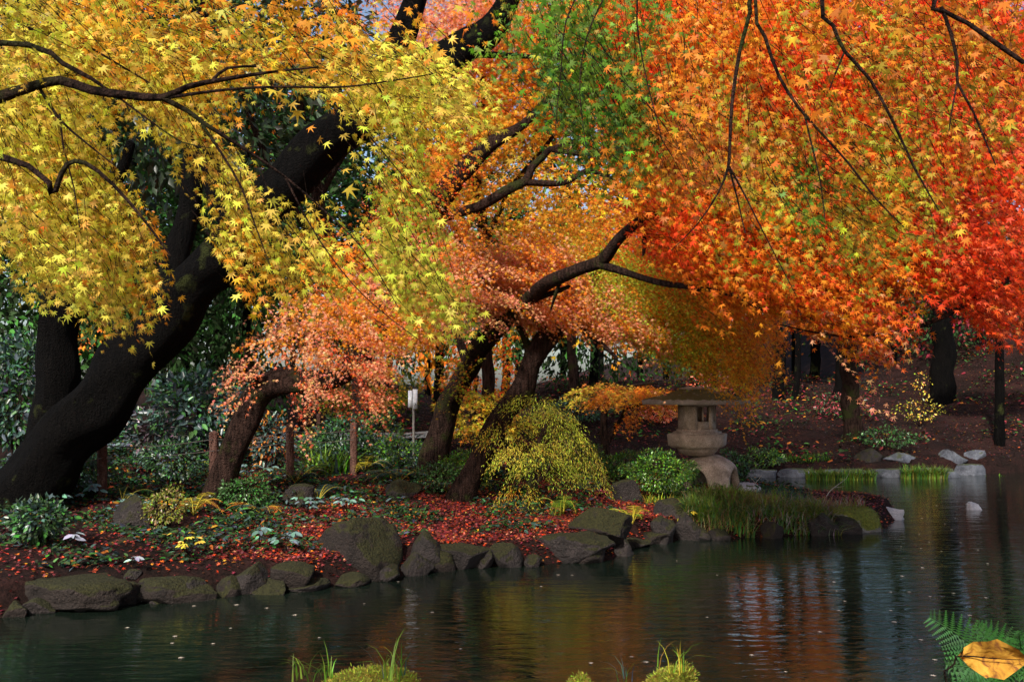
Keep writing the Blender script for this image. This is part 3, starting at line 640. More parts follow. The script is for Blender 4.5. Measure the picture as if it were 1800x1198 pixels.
# ---- near yellow maple, trunk on the left bank outside the frame
def yellow_crown(bl, bt):
    ang = lambda x, y: np.where(y < 150, -20, np.where(x > 450, -46-12*(y > 400), -58))
    sprigs(bl, bt, 1900, YD, YC, 3.4, 5.0, ang, 13, .30, 10, .031, L7, 21, fl0=.22, facing=.3, clump=9, rn=.5, tw=.0018, twf=.7)
    sprigs(bl, None, 800, YD, YC, 4.6, 5.6, ang, 16, .30, 9, .033, L7, 22, fl0=.22, facing=.3, clump=9, rn=.5, tw=.0018, twf=.7)
    up = YD[:1].repeat(1, 0); sprigs(bl, None, 260, np.vstack([YD[:1]]*1+[YD[:1]*0]), YC, 3.3, 6.5, ang, 16, .5, 9, .05, L5, 23, ytop=-900)
tree('yellow_maple', 'maple with bright yellow leaves hanging close in front across the upper left', [(-700, 1500, 4.2, 70), (-640, 900, 4.3, 62), (-520, 500, 4.3, 50), (-420, 300, 4.3, 40), (-380, 0, 4.3, 30), (-300, -300, 4.3, 18)],
     [[(-420, 300, 4.3, 30), (-200, 215, 4.2, 20), (-50, 185, 4.1, 12), (50, 155, 4, 9), (105, 143, 4, 8.5), (160, 160, 4, 8), (220, 168, 4, 7.5), (285, 172, 4, 6.5), (330, 152, 4, 5), (400, 138, 4, 4), (480, 126, 4, 2.5), (560, 118, 4, 1.5)],
      [(285, 172, 4, 5), (330, 195, 4, 4.2), (360, 218, 4, 4), (430, 262, 4.05, 3), (500, 310, 4.1, 2.2), (570, 370, 4.1, 1.5), (640, 440, 4.1, 1), (700, 540, 4.1, .7)],
      [(290, 173, 4, 3.5), (380, 160, 4, 2.5), (480, 153, 4, 2), (600, 153, 4, 1.7), (700, 140, 4, 1.3), (760, 130, 4, 1)],
      [(355, 218, 4, 3), (390, 270, 4, 2.3), (425, 330, 4, 1.8), (450, 400, 4, 1.2), (480, 480, 4, .8)],
      [(375, 140, 4, 3), (400, 120, 4, 2.6), (450, 117, 4, 2)],
      [(-380, 200, 4.3, 18), (-150, 90, 4.1, 6), (50, 80, 4, 5), (110, 112, 4, 4.5), (160, 138, 4, 3.5), (185, 155, 4, 2.5)],
      [(50, 50, 4.2, 3), (130, 70, 4.2, 2.4), (200, 108, 4.2, 1.8), (270, 150, 4.2, 1.2)],
      [(-420, 300, 4.3, 22), (-200, 240, 4.1, 10), (50, 292, 3.8, 5), (90, 340, 3.8, 5), (102, 320, 3.8, 4.8), (118, 288, 3.8, 4.4), (150, 286, 3.8, 4.2), (200, 325, 3.8, 3.3), (260, 395, 3.8, 2.3), (300, 450, 3.8, 1.5)],
      [(70, 155, 4, 3), (105, 210, 4, 2.4), (150, 250, 4, 1.8), (200, 290, 4, 1)], [(105, 200, 4, 2), (112, 260, 4, 1.6), (130, 330, 4, 1.2), (140, 400, 4, .9)],
      [(200, 165, 4, 2.2), (260, 210, 4, 1.6), (320, 250, 4, 1.2), (370, 260, 4, .8)],
      [(560, 160, 4.2, 2), (640, 230, 4.2, 1.5), (700, 300, 4.2, 1), (760, 370, 4.2, .8)], [(500, 310, 4.1, 1.7), (560, 420, 4.1, 1.3), (640, 520, 4.1, 1), (740, 600, 4.1, .7)]], yellow_crown, dshift=-.65)

# ---- near hanging maple, right
def hang_crown(bl, bt):
    ang = lambda x, y: np.where(x < 1180, -88, np.where(x < 1350, -75, -55))
    sprigs(bl, bt, 1300, GD, GC, 3.6, 5.6, ang, 24, .28, 9, .031, L7, 31, facing=.4, rn=.5, tw=.002, twf=.85)
    sprigs(bl, None, 260, np.vstack([GD[:1], GD[:1]*0]), GC, 3.3, 7.0, ang, 24, .5, 9, .05, L5, 33, ytop=-900)
tree('olive_maple', 'maple branches hanging from the top right with olive, green and dull orange leaves', [(2700, 1500, 4.6, 80), (2650, 900, 4.6, 70), (2560, 300, 4.6, 60), (2350, -150, 4.5, 45), (2000, -420, 4.5, 30), (1600, -520, 4.5, 18)],
     [[(1600, -520, 4.5, 12), (1400, -300, 4.4, 7), (1322, -30, 4.3, 4.2), (1318, 20, 4.3, 3.8), (1300, 90, 4.3, 3.4), (1287, 180, 4.3, 3), (1283, 260, 4.3, 2.8), (1280, 295, 4.3, 2.6), (1262, 340, 4.3, 1.8), (1225, 395, 4.3, 1.2), (1180, 440, 4.3, .8)],
      [(1281, 292, 4.3, 2), (1295, 345, 4.3, 1.5), (1310, 410, 4.3, 1)], [(1281, 292, 4.3, 2), (1310, 345, 4.3, 1.6), (1340, 405, 4.3, 1.2), (1400, 520, 4.3, .7)],
      [(1500, -400, 4.5, 8), (1400, -200, 4.4, 4), (1328, 0, 4.3, 3), (1345, 65, 4.3, 3), (1370, 135, 4.3, 2.8), (1405, 190, 4.3, 2.5), (1440, 230, 4.3, 2.2), (1490, 285, 4.3, 1.9), (1540, 350, 4.3, 1.4), (1590, 400, 4.3, 1)],
      [(1415, 205, 4.3, 1.8), (1428, 260, 4.3, 1.5), (1442, 320, 4.3, 1.2), (1450, 385, 4.3, .9)],
      [(1800, -450, 4.5, 14), (1550, -250, 4.4, 7), (1445, -10, 4.2, 3.6), (1465, 45, 4.2, 3.4), (1485, 90, 4.2, 3.2), (1530, 140, 4.2, 2.8), (1570, 215, 4.2, 2.4), (1610, 300, 4.2, 1.8), (1650, 370, 4.2, 1.1)],
      [(1484, 92, 4.2, 1.8), (1468, 130, 4.2, 1.6), (1458, 158, 4.2, 1)], [(2000, -420, 4.5, 18), (1800, -200, 4.4, 9), (1645, -10, 4.2, 4.4), (1660, 20, 4.2, 4), (1700, 40, 4.2, 4), (1750, 75, 4.2, 4.5), (1800, 110, 4.2, 4)],
      [(1655, 12, 4.2, 3), (1672, 60, 4.2, 3), (1683, 110, 4.2, 2.8), (1683, 145, 4.2, 2.6), (1710, 195, 4.2, 2), (1735, 255, 4.2, 1.5), (1750, 290, 4.2, 1)],
      [(1683, 145, 4.2, 1.8), (1674, 190, 4.2, 1.4), (1668, 230, 4.2, .9)],
      [(1400, -300, 4.4, 6), (1150, -150, 4.3, 3), (1120, 0, 4.2, 1.6), (1130, 110, 4.2, 1.2), (1165, 250, 4.2, .8)], [(1150, -150, 4.3, 2), (1010, 0, 4.2, 1.3), (985, 140, 4.2, 1), (975, 240, 4.2, .7)],
      [(1200, -200, 4.3, 2.5), (1060, 0, 4.2, 1.4), (1020, 130, 4.2, 1), (1030, 260, 4.2, .7)]], hang_crown, dshift=-.75)

# ---- scarlet maple, trunk on the right bank outside the frame
def scarlet_crown(bl, bt):
    ang = lambda x, y: np.where(y > 350, -28, -40)
    df = lambda x, y, R: 9.2+R.uniform(-1.1, 1.3, len(x))
    sprigs(bl, bt, 6000, RD, RC, 0, 0, ang, 14, .42, 11, .055, L5, 41, pw=1.3, fo=45, tw=.003, dfn=df, facing=.3, clump=12)
    sprigs(bl, None, 2600, RD, RC, 9.8, 11.5, ang, 22, .55, 11, .07, S5, 42, fo=45)
tree('scarlet_maple', 'large scarlet and orange maple filling the upper right beyond the hanging branches', [(2350, 1000, 11.5, 55), (2330, 800, 11.4, 46), (2250, 600, 11.2, 42), (2080, 450, 11, 34), (1950, 330, 10.6, 22), (1900, 100, 10.4, 14), (1880, -200, 10.4, 8)],
     [[(2080, 450, 11, 22), (1850, 440, 10, 12), (1700, 445, 9.6, 8), (1600, 455, 9.4, 5), (1510, 467, 9.3, 4.4), (1440, 476, 9.2, 4), (1395, 480, 9.2, 3)],
      [(1470, 473, 9.2, 2.6), (1500, 500, 9.2, 2), (1525, 525, 9.2, 1.8), (1600, 560, 9.2, 1)], [(1950, 330, 10.6, 14), (1800, 300, 9.8, 8), (1600, 200, 9.4, 4), (1500, 190, 9.4, 3), (1380, 185, 9.4, 2)],
      [(1850, 440, 10, 8), (1650, 560, 9, 4), (1520, 590, 8.9, 2.5), (1440, 585, 8.9, 1.6), (1370, 570, 8.9, 1)], [(1900, 100, 10.4, 10), (1700, 60, 9.6, 5), (1500, 80, 9.4, 3), (1300, 100, 9.2, 2)],
      [(1620, 450, 9.4, 3), (1500, 530, 9.2, 2.4), (1400, 515, 9.2, 2), (1330, 530, 9.2, 1.5)]], scarlet_crown, cat='tree')

# ---- pink-orange maple (leaning, left)
def pads(bl, bt, lst, leaf, T, seed, cols, per=1.0, tw=.003, size_s=.32):
    """drooping leaf pads: (px, py, depth, half width px, drop px at rim, slope px/px, n twigs)"""
    R = np.random.default_rng(seed)
    for (px, py, d, w, drop, slope, n, cset) in lst:
        n = int(n*per); rx = w*d/F; ry = rx*.8; c = P(px, py, d)
        u = np.sqrt(R.uniform(0, 1, n)); a = R.uniform(0, 2*np.pi, n)
        lx = u*np.cos(a)*rx; ly = u*np.sin(a)*ry; dz = drop*d/F
        gk = np.sin(lx*13+px)*np.sin(ly*10+a*2)+R.normal(0, .3, n) > -.35; u, a, lx, ly = u[gk], a[gk], lx[gk], ly[gk]; n = len(u)
        z = -dz*u**2.2 - slope*lx + .07*np.sin(a*5+px)*u + R.normal(0, .035, n)-R.uniform(0, .5, n)**3*.6
        st = c+np.stack([lx, ly, z], 1)
        out = nrm(np.stack([np.cos(a)*rx+.25*rx, np.sin(a)*ry, -dz*1.6*u-.12-slope*np.cos(a)*rx], 1)+R.normal(0, .12, (n, 3)))
        side = nrm(np.cross(out, np.array([0, 0, 1.]))); nl = 7; L_ = size_s*R.uniform(.6, 1.2, n)
        pc = np.array([PAL[q] for q in cset]); cs = pc[R.integers(0, len(cset), n)]*.7+pc[np.clip(((np.sin(lx*3+px)+1)*.5*len(cset)).astype(int), 0, len(cset)-1)]*.3
        for j in range(nl):
            t = (j+R.uniform(0, 1, n))/nl; s_ = 1 if j % 2 else -1
            p = st+out*(t*L_)[:, None]+side*(s_*leaf*.3)+R.normal(0, leaf*.15, (n, 3)); p[:, 2] -= .15*L_*t*t
            tip = out*.8+side*(s_*.6)+np.array([0, 0, -.35])+R.normal(0, .3, (n, 3)); nor = np.array([0, -.35, 1.])+R.normal(0, .3, (n, 3))
            leaves(bl, T, p, tip, nor, leaf*R.uniform(.65, 1.15, n), vary(cs, R, .2))
        if bt is not None:
            k = R.uniform(0, 1, n) < .25; q0 = st[k]; q1 = (st+out*L_[:, None])[k]; m = len(q0); wv = np.array([tw, 0, tw]); V = np.stack([q0-wv, q0+wv, q1], 1).reshape(-1, 3); bt.add(V, np.arange(m*3).reshape(-1, 3))
PD = grid(["0"]*5+["000000000000003442000", "000000000000004653000", "000000000000056431000", "000000000000056440000", "00000000000035776500", "000000000112356664000", "000000000466667752000", "0000000056645676100000", "0000000442464620000000"])
PC = cgrid(["o"]*5+["oooooooooooooooooooo", "oooooooooooooooosooo", "oooooooooooooosoooaa", "oooooooooooooppopooo", "ooooooooooooppppoppp", "oooooooooppoppopopoo", "ppppppppopopooaappoo", "pppppppppppoppcappoo", "prprprppprpprprppooo"])
def pink_crown(bl, bt):
    ang = lambda x, y: np.where(x < 470, -155, np.where(x < 560, -100, -28))
    sprigs(bl, bt, 2600, PD, PC, 10.6, 12.2, ang, 16, .36, 11, .036, L5, 51, pw=1.7, fl0=.22, fo=28, tierstep=.4, facing=.2, droop=.3, clump=14, thick=.07, rn=.35)
    sprigs(bl, None, 900, PD, PC, 11.4, 12.8, ang, 30, .36, 11, .04, L5, 56, pw=1.7, fl0=.22, fo=28, tierstep=.4, facing=.2, droop=.3, clump=14, thick=.07, rn=.35)
tree('pink_maple', 'leaning maple on the left bank with salmon-pink and orange leaf pads', [(362, 900, 12, 25), (395, 835, 12, 23), (425, 755, 12, 23), (455, 695, 12, 25), (500, 672, 11.9, 24), (560, 668, 11.8, 20), (620, 640, 11.8, 20), (690, 540, 11.8, 22), (745, 410, 11.8, 22), (785, 335, 11.6, 21), (850, 262, 11.5, 14), (920, 220, 11.5, 8), (980, 150, 11.5, 5)],
     [[(745, 395, 11.8, 10), (790, 378, 11.7, 9.5), (840, 362, 11.6, 9), (890, 335, 11.5, 9), (926, 318, 11.5, 8), (935, 295, 11.5, 7), (955, 275, 11.5, 6), (968, 262, 11.5, 5), (1010, 250, 11.5, 3)],
      [(926, 320, 11.5, 6), (990, 322, 11.4, 5), (1030, 300, 11.4, 4.5), (1060, 308, 11.4, 3.5), (1095, 330, 11.3, 2.8), (1140, 368, 11.3, 2)],
      [(968, 264, 11.5, 4.5), (1030, 272, 11.5, 4), (1080, 272, 11.5, 3), (1110, 278, 11.5, 2.5), (1140, 305, 11.5, 1.6)], [(1050, 270, 11.6, 5), (1090, 255, 11.6, 4), (1140, 232, 11.6, 2.5), (1190, 215, 11.6, 1.5)],
      [(455, 690, 12, 12), (440, 640, 11.6, 7), (430, 610, 11.4, 4)], [(620, 640, 11.8, 9), (660, 670, 11.4, 5), (700, 680, 11.2, 3)], [(690, 540, 11.8, 10), (770, 520, 12, 6), (850, 490, 12, 4)]], pink_crown)
BD = grid(["0"]*8+["00000000000000000012100000", "000000000000001567874100000", "0000000000000025788872000", "00000000000000024677886200", "000000000000000012232466200", "0000000000000014420000030000"])
BC = cgrid(["o"]*8+["oooooooooooooooooaaoaaao", "oooooooooooooooooppopcaa", "oooooooooooooopppppoppLo", "ooooooooooooooosppppopoo", "oooooooooooooolLolpppppppo", "ooooooooooooooLcLcLLpppp", "oooooooooooooLlcLcLLpppp"])
def b_crown(bl, bt):
    ang = lambda x, y: np.where(x > 930, -36, np.where(x < 800, -150, -20))
    sprigs(bl, bt, 5200, BD, BC, 12.3, 13.7, ang, 14, .38, 11, .040, L5, 52, pw=1.7, fl0=.22, fo=28, tierstep=.4, facing=.2, droop=.3, clump=14, thick=.07, rn=.35)
    sprigs(bl, None, 900, BD, BC, 13.0, 14.4, ang, 24, .4, 11, .042, S5, 57, pw=1.7, fl0=.22, fo=28, tierstep=.4, facing=.2, droop=.3, clump=14, thick=.07, rn=.35)
tree('orange_maple', 'dark-trunked maple in the middle of the bank under an orange leaf canopy', [(805, 885, 13, 22), (832, 828, 13, 20), (866, 758, 13, 18), (897, 712, 13, 19), (916, 682, 13, 22), (932, 640, 13, 18), (965, 592, 13, 20), (1000, 555, 13, 12), (1040, 500, 13.2, 8), (1060, 440, 13.3, 5)],
     [[(900, 712, 13, 9), (885, 760, 12.9, 7), (866, 790, 12.8, 4)], [(932, 640, 13, 8), (925, 600, 13, 7), (905, 560, 13, 5), (880, 530, 13, 4)], [(965, 592, 13, 10), (940, 560, 13, 7), (890, 540, 13, 4)], [(990, 560, 13, 8), (1040, 590, 12.8, 5), (1085, 630, 12.5, 3)]], b_crown)
CD = grid(["0"]*5+["000000000000000000111222", "0000000000000000000123552", "00000000000000000012335620", "000000000000000000223466764", "0000000000000000000357778866", "00000000000000000002688887752", "00000000000000000000378888652", "000000000000000000000267888520", "000000000000000000000004677500", "000000000000000000000000034200"])
CC = cgrid(["a"]*5+["aaaaaaaaaaaaaaaaaaaoaoao", "aaaaaaaaaaaaaaaaaaaoaaao", "aaaaaaaaaaaaaaaaaaaaoaaoo", "aaaaaaaaaaaaaaaaaapoaosso", "aaaaaaaaaaaaaaaaaaaaaLLsso", "LLLLLLLLLLLLLLLLLLLLLLLLaoo", "LLLLLLLLLLLLLLLLLLLLLLLaLao", "LLLLLLLLLLLLLLLLLLLLLLlLLaao", "LLLLLLLLLLLLLLLLLLLLLLLlaaao", "LLLLLLLLLLLLLLLLLLLLLLLLaaao"])
def c_crown(bl, bt):
    ang = lambda x, y: np.where(x > 1080, -42, -60)
    sprigs(bl, bt, 4200, CD, CC, 12.5, 14.0, ang, 13, .42, 12, .036, L5, 53, pw=1.7, fl0=.22, fo=30, tierstep=.4, facing=.2, droop=.3, clump=14, thick=.07, rn=.35)
    sprigs(bl, None, 900, CD, CC, 13.8, 15.0, ang, 24, .45, 11, .045, S5, 58, pw=1.7, fl0=.22, fo=30, tierstep=.4, facing=.2, droop=.3, clump=14, thick=.07, rn=.35)
tree('spreading_maple', 'maple whose thick curved limb reaches right over the lantern, leaves olive to orange', [(758, 775, 15.2, 23), (780, 735, 15.1, 21), (801, 690, 14.8, 19), (822, 645, 14.5, 17.5), (865, 585, 13.6, 17), (925, 528, 12.3, 14), (972, 492, 11.5, 12), (1018, 473, 11.0, 11), (1058, 460, 10.6, 11), (1088, 418, 10.3, 9.5), (1128, 386, 10.0, 8), (1160, 372, 9.6, 8), (1200, 345, 9.2, 6), (1270, 290, 9.0, 4), (1330, 200, 9, 2.5)],
     [[(1052, 464, 10.6, 8), (1110, 482, 10.3, 6), (1170, 498, 9.8, 5.5), (1230, 508, 9.2, 5), (1290, 518, 8.8, 4), (1340, 545, 8.6, 2.5)], [(925, 530, 12.3, 6), (970, 515, 11.8, 5), (1000, 503, 11.4, 3)], [(985, 492, 11.4, 4), (975, 520, 11.5, 3), (968, 545, 11.6, 1.5)],
      [(822, 645, 14.5, 9), (800, 560, 14.5, 7), (820, 480, 14.5, 5), (870, 420, 14.5, 3)], [(1128, 388, 10, 6), (1132, 430, 9.9, 4), (1130, 450, 9.9, 2)]], c_crown)

# ---- great dark leaning tree
def dark_crown(bl, bt):
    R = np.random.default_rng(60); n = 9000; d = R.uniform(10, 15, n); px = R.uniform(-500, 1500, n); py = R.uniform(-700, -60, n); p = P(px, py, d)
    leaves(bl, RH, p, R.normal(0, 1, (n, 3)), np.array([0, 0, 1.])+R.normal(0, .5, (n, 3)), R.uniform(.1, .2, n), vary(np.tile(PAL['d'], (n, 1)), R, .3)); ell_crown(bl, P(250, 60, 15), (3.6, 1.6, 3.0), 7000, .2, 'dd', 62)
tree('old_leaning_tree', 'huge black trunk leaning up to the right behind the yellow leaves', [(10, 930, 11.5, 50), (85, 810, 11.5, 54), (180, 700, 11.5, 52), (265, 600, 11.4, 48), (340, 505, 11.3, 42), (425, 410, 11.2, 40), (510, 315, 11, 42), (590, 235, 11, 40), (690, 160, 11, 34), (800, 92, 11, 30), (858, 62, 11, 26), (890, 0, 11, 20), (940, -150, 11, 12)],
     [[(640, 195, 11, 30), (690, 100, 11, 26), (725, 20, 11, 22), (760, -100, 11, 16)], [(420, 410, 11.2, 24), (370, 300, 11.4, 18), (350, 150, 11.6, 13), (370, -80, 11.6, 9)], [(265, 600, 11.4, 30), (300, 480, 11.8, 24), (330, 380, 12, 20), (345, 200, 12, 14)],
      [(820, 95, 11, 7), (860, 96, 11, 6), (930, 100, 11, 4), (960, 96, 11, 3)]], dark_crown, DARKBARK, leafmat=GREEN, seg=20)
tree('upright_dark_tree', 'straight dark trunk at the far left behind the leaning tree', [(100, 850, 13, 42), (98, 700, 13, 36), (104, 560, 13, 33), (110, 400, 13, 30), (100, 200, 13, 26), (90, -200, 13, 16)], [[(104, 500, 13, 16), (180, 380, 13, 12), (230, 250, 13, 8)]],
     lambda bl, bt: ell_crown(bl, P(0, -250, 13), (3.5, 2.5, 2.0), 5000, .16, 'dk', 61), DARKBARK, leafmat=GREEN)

# ---- weeping lace-leaf maple in front of the dark trunk, and a slender sapling
def lace(bl, bt):
    pads(bl, bt, [(950, 700, 12.8, 56, 18, .3, 300, 'cLh'), (985, 730, 12.7, 50, 24, .5, 260, 'Lhc'), (1010, 765, 12.6, 50, 30, .6, 300, 'hLc'), (925, 775, 12.5, 58, 22, -.1, 300, 'cLy'), (1035, 805, 12.5, 34, 30, .4, 200, 'hLc'), (890, 740, 12.7, 46, 16, -.2, 160, 'Lca'),
                  (905, 850, 12.3, 40, 34, -.3, 110, 'caL'), (960, 800, 12.4, 56, 24, .1, 260, 'Lhh')], .045, LN, 54, None, size_s=.28)
tree('weeping_maple', 'small weeping maple with a mound of fine yellow-green leaves in front of the dark trunk', [(935, 872, 12.6, 7), (932, 840, 12.6, 6.5), (940, 800, 12.6, 6), (955, 760, 12.6, 5), (965, 730, 12.6, 4)],
     [[(935, 845, 12.6, 4), (915, 820, 12.6, 3), (890, 805, 12.5, 2)], [(940, 800, 12.6, 4), (985, 775, 12.6, 3), (1020, 800, 12.5, 2)], [(933, 860, 12.6, 4), (960, 830, 12.6, 3), (975, 800, 12.5, 2)]], lace, cat='tree', seg=8)
tree('slender_maple', 'slender forked sapling with a small flat ochre crown left of the lantern roof', [(1067, 800, 17, 8), (1062, 750, 17, 6.5), (1064, 722, 17, 6.5), (1068, 700, 17, 6), (1075, 685, 17, 4)],
     [[(1066, 785, 17, 4.5), (1078, 755, 17, 3.8), (1092, 735, 17, 3.2), (1098, 720, 17, 3), (1120, 712, 17, 2.4), (1150, 708, 17, 1.5)], [(1070, 695, 17, 4), (1100, 680, 17, 3), (1150, 672, 17, 2)]],
     lambda bl, bt: pads(bl, bt, [(1115, 684, 17, 75, 14, -.02, 380, 'aaob'), (1060, 675, 17, 55, 16, 0, 160, 'bcl'), (1096, 730, 17, 16, 4, 0, 26, 'ob'), (1170, 700, 17, 40, 10, 0, 90, 'ab')], .07, S3, 55, None), seg=8)

# ---- orange maples behind
def bgm(name, label, lo, hi, n, d0, d1, trunk, limbs, seed, leaf=.085):
    g2 = OD.copy(); g2[:, :lo] = 0; g2[:, hi:] = 0
    tree(name, label, trunk, limbs, lambda bl, bt: sprigs(bl, None, n, g2, OC, d0, d1, lambda x, y: np.where(R0.uniform(0, 1, len(x)) < .5, -15, -165), 15, .8, 10, leaf, S5, seed, tierstep=.55, facing=.45), BARK)
R0 = np.random.default_rng(5)
bgm('background_maple', 'orange maple behind the yellow leaves at the upper left', 0, 13, 800, 13.5, 15.5, [(640, 790, 17, 15), (630, 650, 17, 13), (600, 500, 16.5, 12), (560, 350, 16, 10), (520, 150, 15.5, 8), (500, -60, 15, 5)], [[(600, 500, 16.5, 8), (480, 300, 15.5, 6), (400, 100, 15, 4)], [(560, 350, 16, 7), (640, 200, 15.5, 5), (700, 60, 15, 3)]], 71)
bgm('background_maple', 'orange and ochre maple behind the small gap of sky in the middle', 13, 22, 3300, 17, 20, [(858, 780, 20, 11), (856, 600, 20, 10), (852, 430, 19.5, 9), (838, 300, 19, 8), (850, 120, 19, 6), (860, -60, 19, 4)], [[(852, 430, 19.5, 6), (900, 330, 19, 4.5), (990, 220, 18.5, 3)], [(850, 480, 19.5, 6), (815, 440, 19, 5), (800, 400, 18.5, 4)]], 72)
bgm('background_maple', 'dull orange maple behind the scarlet leaves at the upper right', 22, 36, 1500, 15, 18, [(1500, 800, 24, 14), (1490, 600, 23, 13), (1480, 400, 20, 11), (1450, 200, 18, 9), (1420, -50, 17, 6)], [[(1480, 400, 20, 8), (1350, 300, 18, 5), (1240, 200, 17, 3)], [(1450, 200, 18, 7), (1600, 100, 17, 5), (1700, 0, 17, 3)]], 73)
# vivid little orange tree seen between the trunks
tree('background_maple', 'low vivid orange tree glowing between the leaning trunks far back', [(830, 790, 24, 6), (832, 720, 24, 5), (838, 660, 24, 4)], [], lambda bl, bt: ell_crown(bl, P(845, 655, 24), (1.1, .9, .95), 1500, .11, 'oosa', 81, S3, gap=.2), seg=6)
tree('background_maple', 'low yellow-green maple behind the sign and the post row', [(760, 800, 19, 5), (765, 740, 19, 4.5), (780, 690, 19, 4)], [], lambda bl, bt: (ell_crown(bl, P(650, 690, 19.5), (1.3, .9, .5), 1500, .09, 'lglc', 82, S3, gap=.2), ell_crown(bl, P(840, 735, 19), (1.0, .9, .55), 1600, .09, 'lcay', 83, S3, gap=.25)), seg=6)

tree('background_maple', 'tall orange maple on the ridge, mirrored in the pond below the lantern', [(1325, 690, 32, 8), (1330, 600, 32, 7), (1340, 450, 32, 6), (1345, 330, 32, 3)], [], lambda bl, bt: ell_crown(bl, P(1335, 400, 32), (3.0, 1.5, 3.7), 17000, .2, 'ooosa', 84), seg=8)
tree('background_maple', 'tall yellow maple far back behind the curved limb', [(1010, 730, 27, 9), (1005, 600, 27, 8), (1000, 450, 27, 6), (1000, 250, 27, 3)], [], lambda bl, bt: ell_crown(bl, P(960, 430, 27), (2.0, 1.6, 3.0), 5200, .16, 'aaco', 85, S3, gap=.2), seg=8)
# ---- dark evergreens and far trees
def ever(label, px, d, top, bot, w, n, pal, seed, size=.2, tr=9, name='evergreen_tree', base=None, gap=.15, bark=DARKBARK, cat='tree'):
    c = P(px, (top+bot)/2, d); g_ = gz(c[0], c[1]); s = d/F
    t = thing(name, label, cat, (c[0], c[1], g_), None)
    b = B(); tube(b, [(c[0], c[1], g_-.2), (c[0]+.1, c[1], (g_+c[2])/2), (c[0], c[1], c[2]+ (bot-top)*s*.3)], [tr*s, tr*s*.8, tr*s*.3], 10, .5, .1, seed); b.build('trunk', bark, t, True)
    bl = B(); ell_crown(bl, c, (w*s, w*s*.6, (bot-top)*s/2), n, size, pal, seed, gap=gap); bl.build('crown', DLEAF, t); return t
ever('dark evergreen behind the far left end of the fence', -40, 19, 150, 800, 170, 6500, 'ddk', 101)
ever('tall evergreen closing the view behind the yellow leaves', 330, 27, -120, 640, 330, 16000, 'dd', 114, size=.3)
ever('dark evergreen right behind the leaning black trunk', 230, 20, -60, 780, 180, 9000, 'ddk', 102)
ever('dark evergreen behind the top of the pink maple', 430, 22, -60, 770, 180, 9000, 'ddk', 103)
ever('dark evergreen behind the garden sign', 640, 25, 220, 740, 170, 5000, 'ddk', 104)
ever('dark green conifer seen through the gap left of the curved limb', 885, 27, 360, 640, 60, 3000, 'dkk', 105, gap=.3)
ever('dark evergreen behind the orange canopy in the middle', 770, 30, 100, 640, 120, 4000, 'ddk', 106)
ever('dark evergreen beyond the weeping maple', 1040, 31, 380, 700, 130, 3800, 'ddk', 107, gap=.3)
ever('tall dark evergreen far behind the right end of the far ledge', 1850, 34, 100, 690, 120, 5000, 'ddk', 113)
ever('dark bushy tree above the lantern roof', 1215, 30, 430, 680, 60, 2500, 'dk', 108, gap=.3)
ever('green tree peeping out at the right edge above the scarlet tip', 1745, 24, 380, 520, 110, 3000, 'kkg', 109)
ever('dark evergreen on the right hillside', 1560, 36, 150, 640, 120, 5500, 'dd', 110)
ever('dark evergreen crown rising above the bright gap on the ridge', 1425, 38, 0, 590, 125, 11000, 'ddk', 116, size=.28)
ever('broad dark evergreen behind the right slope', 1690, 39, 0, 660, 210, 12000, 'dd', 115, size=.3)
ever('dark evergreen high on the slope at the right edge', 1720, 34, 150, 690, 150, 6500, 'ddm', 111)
for k, (x, y0, y1, d, r, lb) in enumerate([(1242, 560, 690, 29.5, 11, 'dark trunk on the ridge just above the lantern roof'), (1290, 560, 690, 29.5, 5, 'thin dark trunk in the bright gap above the lantern'), (1396, 560, 690, 29.5, 5, 'thin trunk standing in the bright gap on the ridge'),
        (1365, 560, 690, 29.5, 9, 'dark trunk left of the thin trunk in the bright gap'), (1478, 560, 720, 29.5, 13, 'dark trunk on the slope right of the bright gap'), (1655, 540, 760, 29, 19, 'thick black trunk on the right slope behind the tip of the scarlet leaves')]):
    p = P(x, y1, d); g_ = gz(p[0], p[1]); t = thing('bare_trunk_tree', lb, 'tree', (p[0], p[1], g_)); tp = P(x+4, -50 if r > 8 else 300, d); b = B()
    tube(b, [(p[0], p[1], g_-.2), (p[0]+.15, p[1], g_+1.5), P(x, y0-60, d), tp], [r*d/F*1.2, r*d/F, r*d/F*.8, r*d/F*.4], 10, .4, .1, k); b.build('trunk', DARKBARK, t, True)
    bl = B(); ell_crown(bl, P(x, 330, d), (2.0, 1.3, 2.0), 500, .2, 'dkb', 120+k, gap=.4); bl.build('crown', DLEAF, t)
# far wood beyond
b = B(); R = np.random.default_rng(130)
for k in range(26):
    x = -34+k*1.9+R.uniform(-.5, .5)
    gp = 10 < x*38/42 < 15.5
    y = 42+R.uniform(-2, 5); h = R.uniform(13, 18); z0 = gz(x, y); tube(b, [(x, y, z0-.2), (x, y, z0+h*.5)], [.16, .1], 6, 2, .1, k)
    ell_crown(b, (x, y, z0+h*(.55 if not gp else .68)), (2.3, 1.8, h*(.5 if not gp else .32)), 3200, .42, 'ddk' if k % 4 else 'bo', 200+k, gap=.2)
o = b.build('distant_woodland', DLEAF); tag(o, 'dim mass of trees closing the view far behind the garden', 'woodland', kind='stuff')

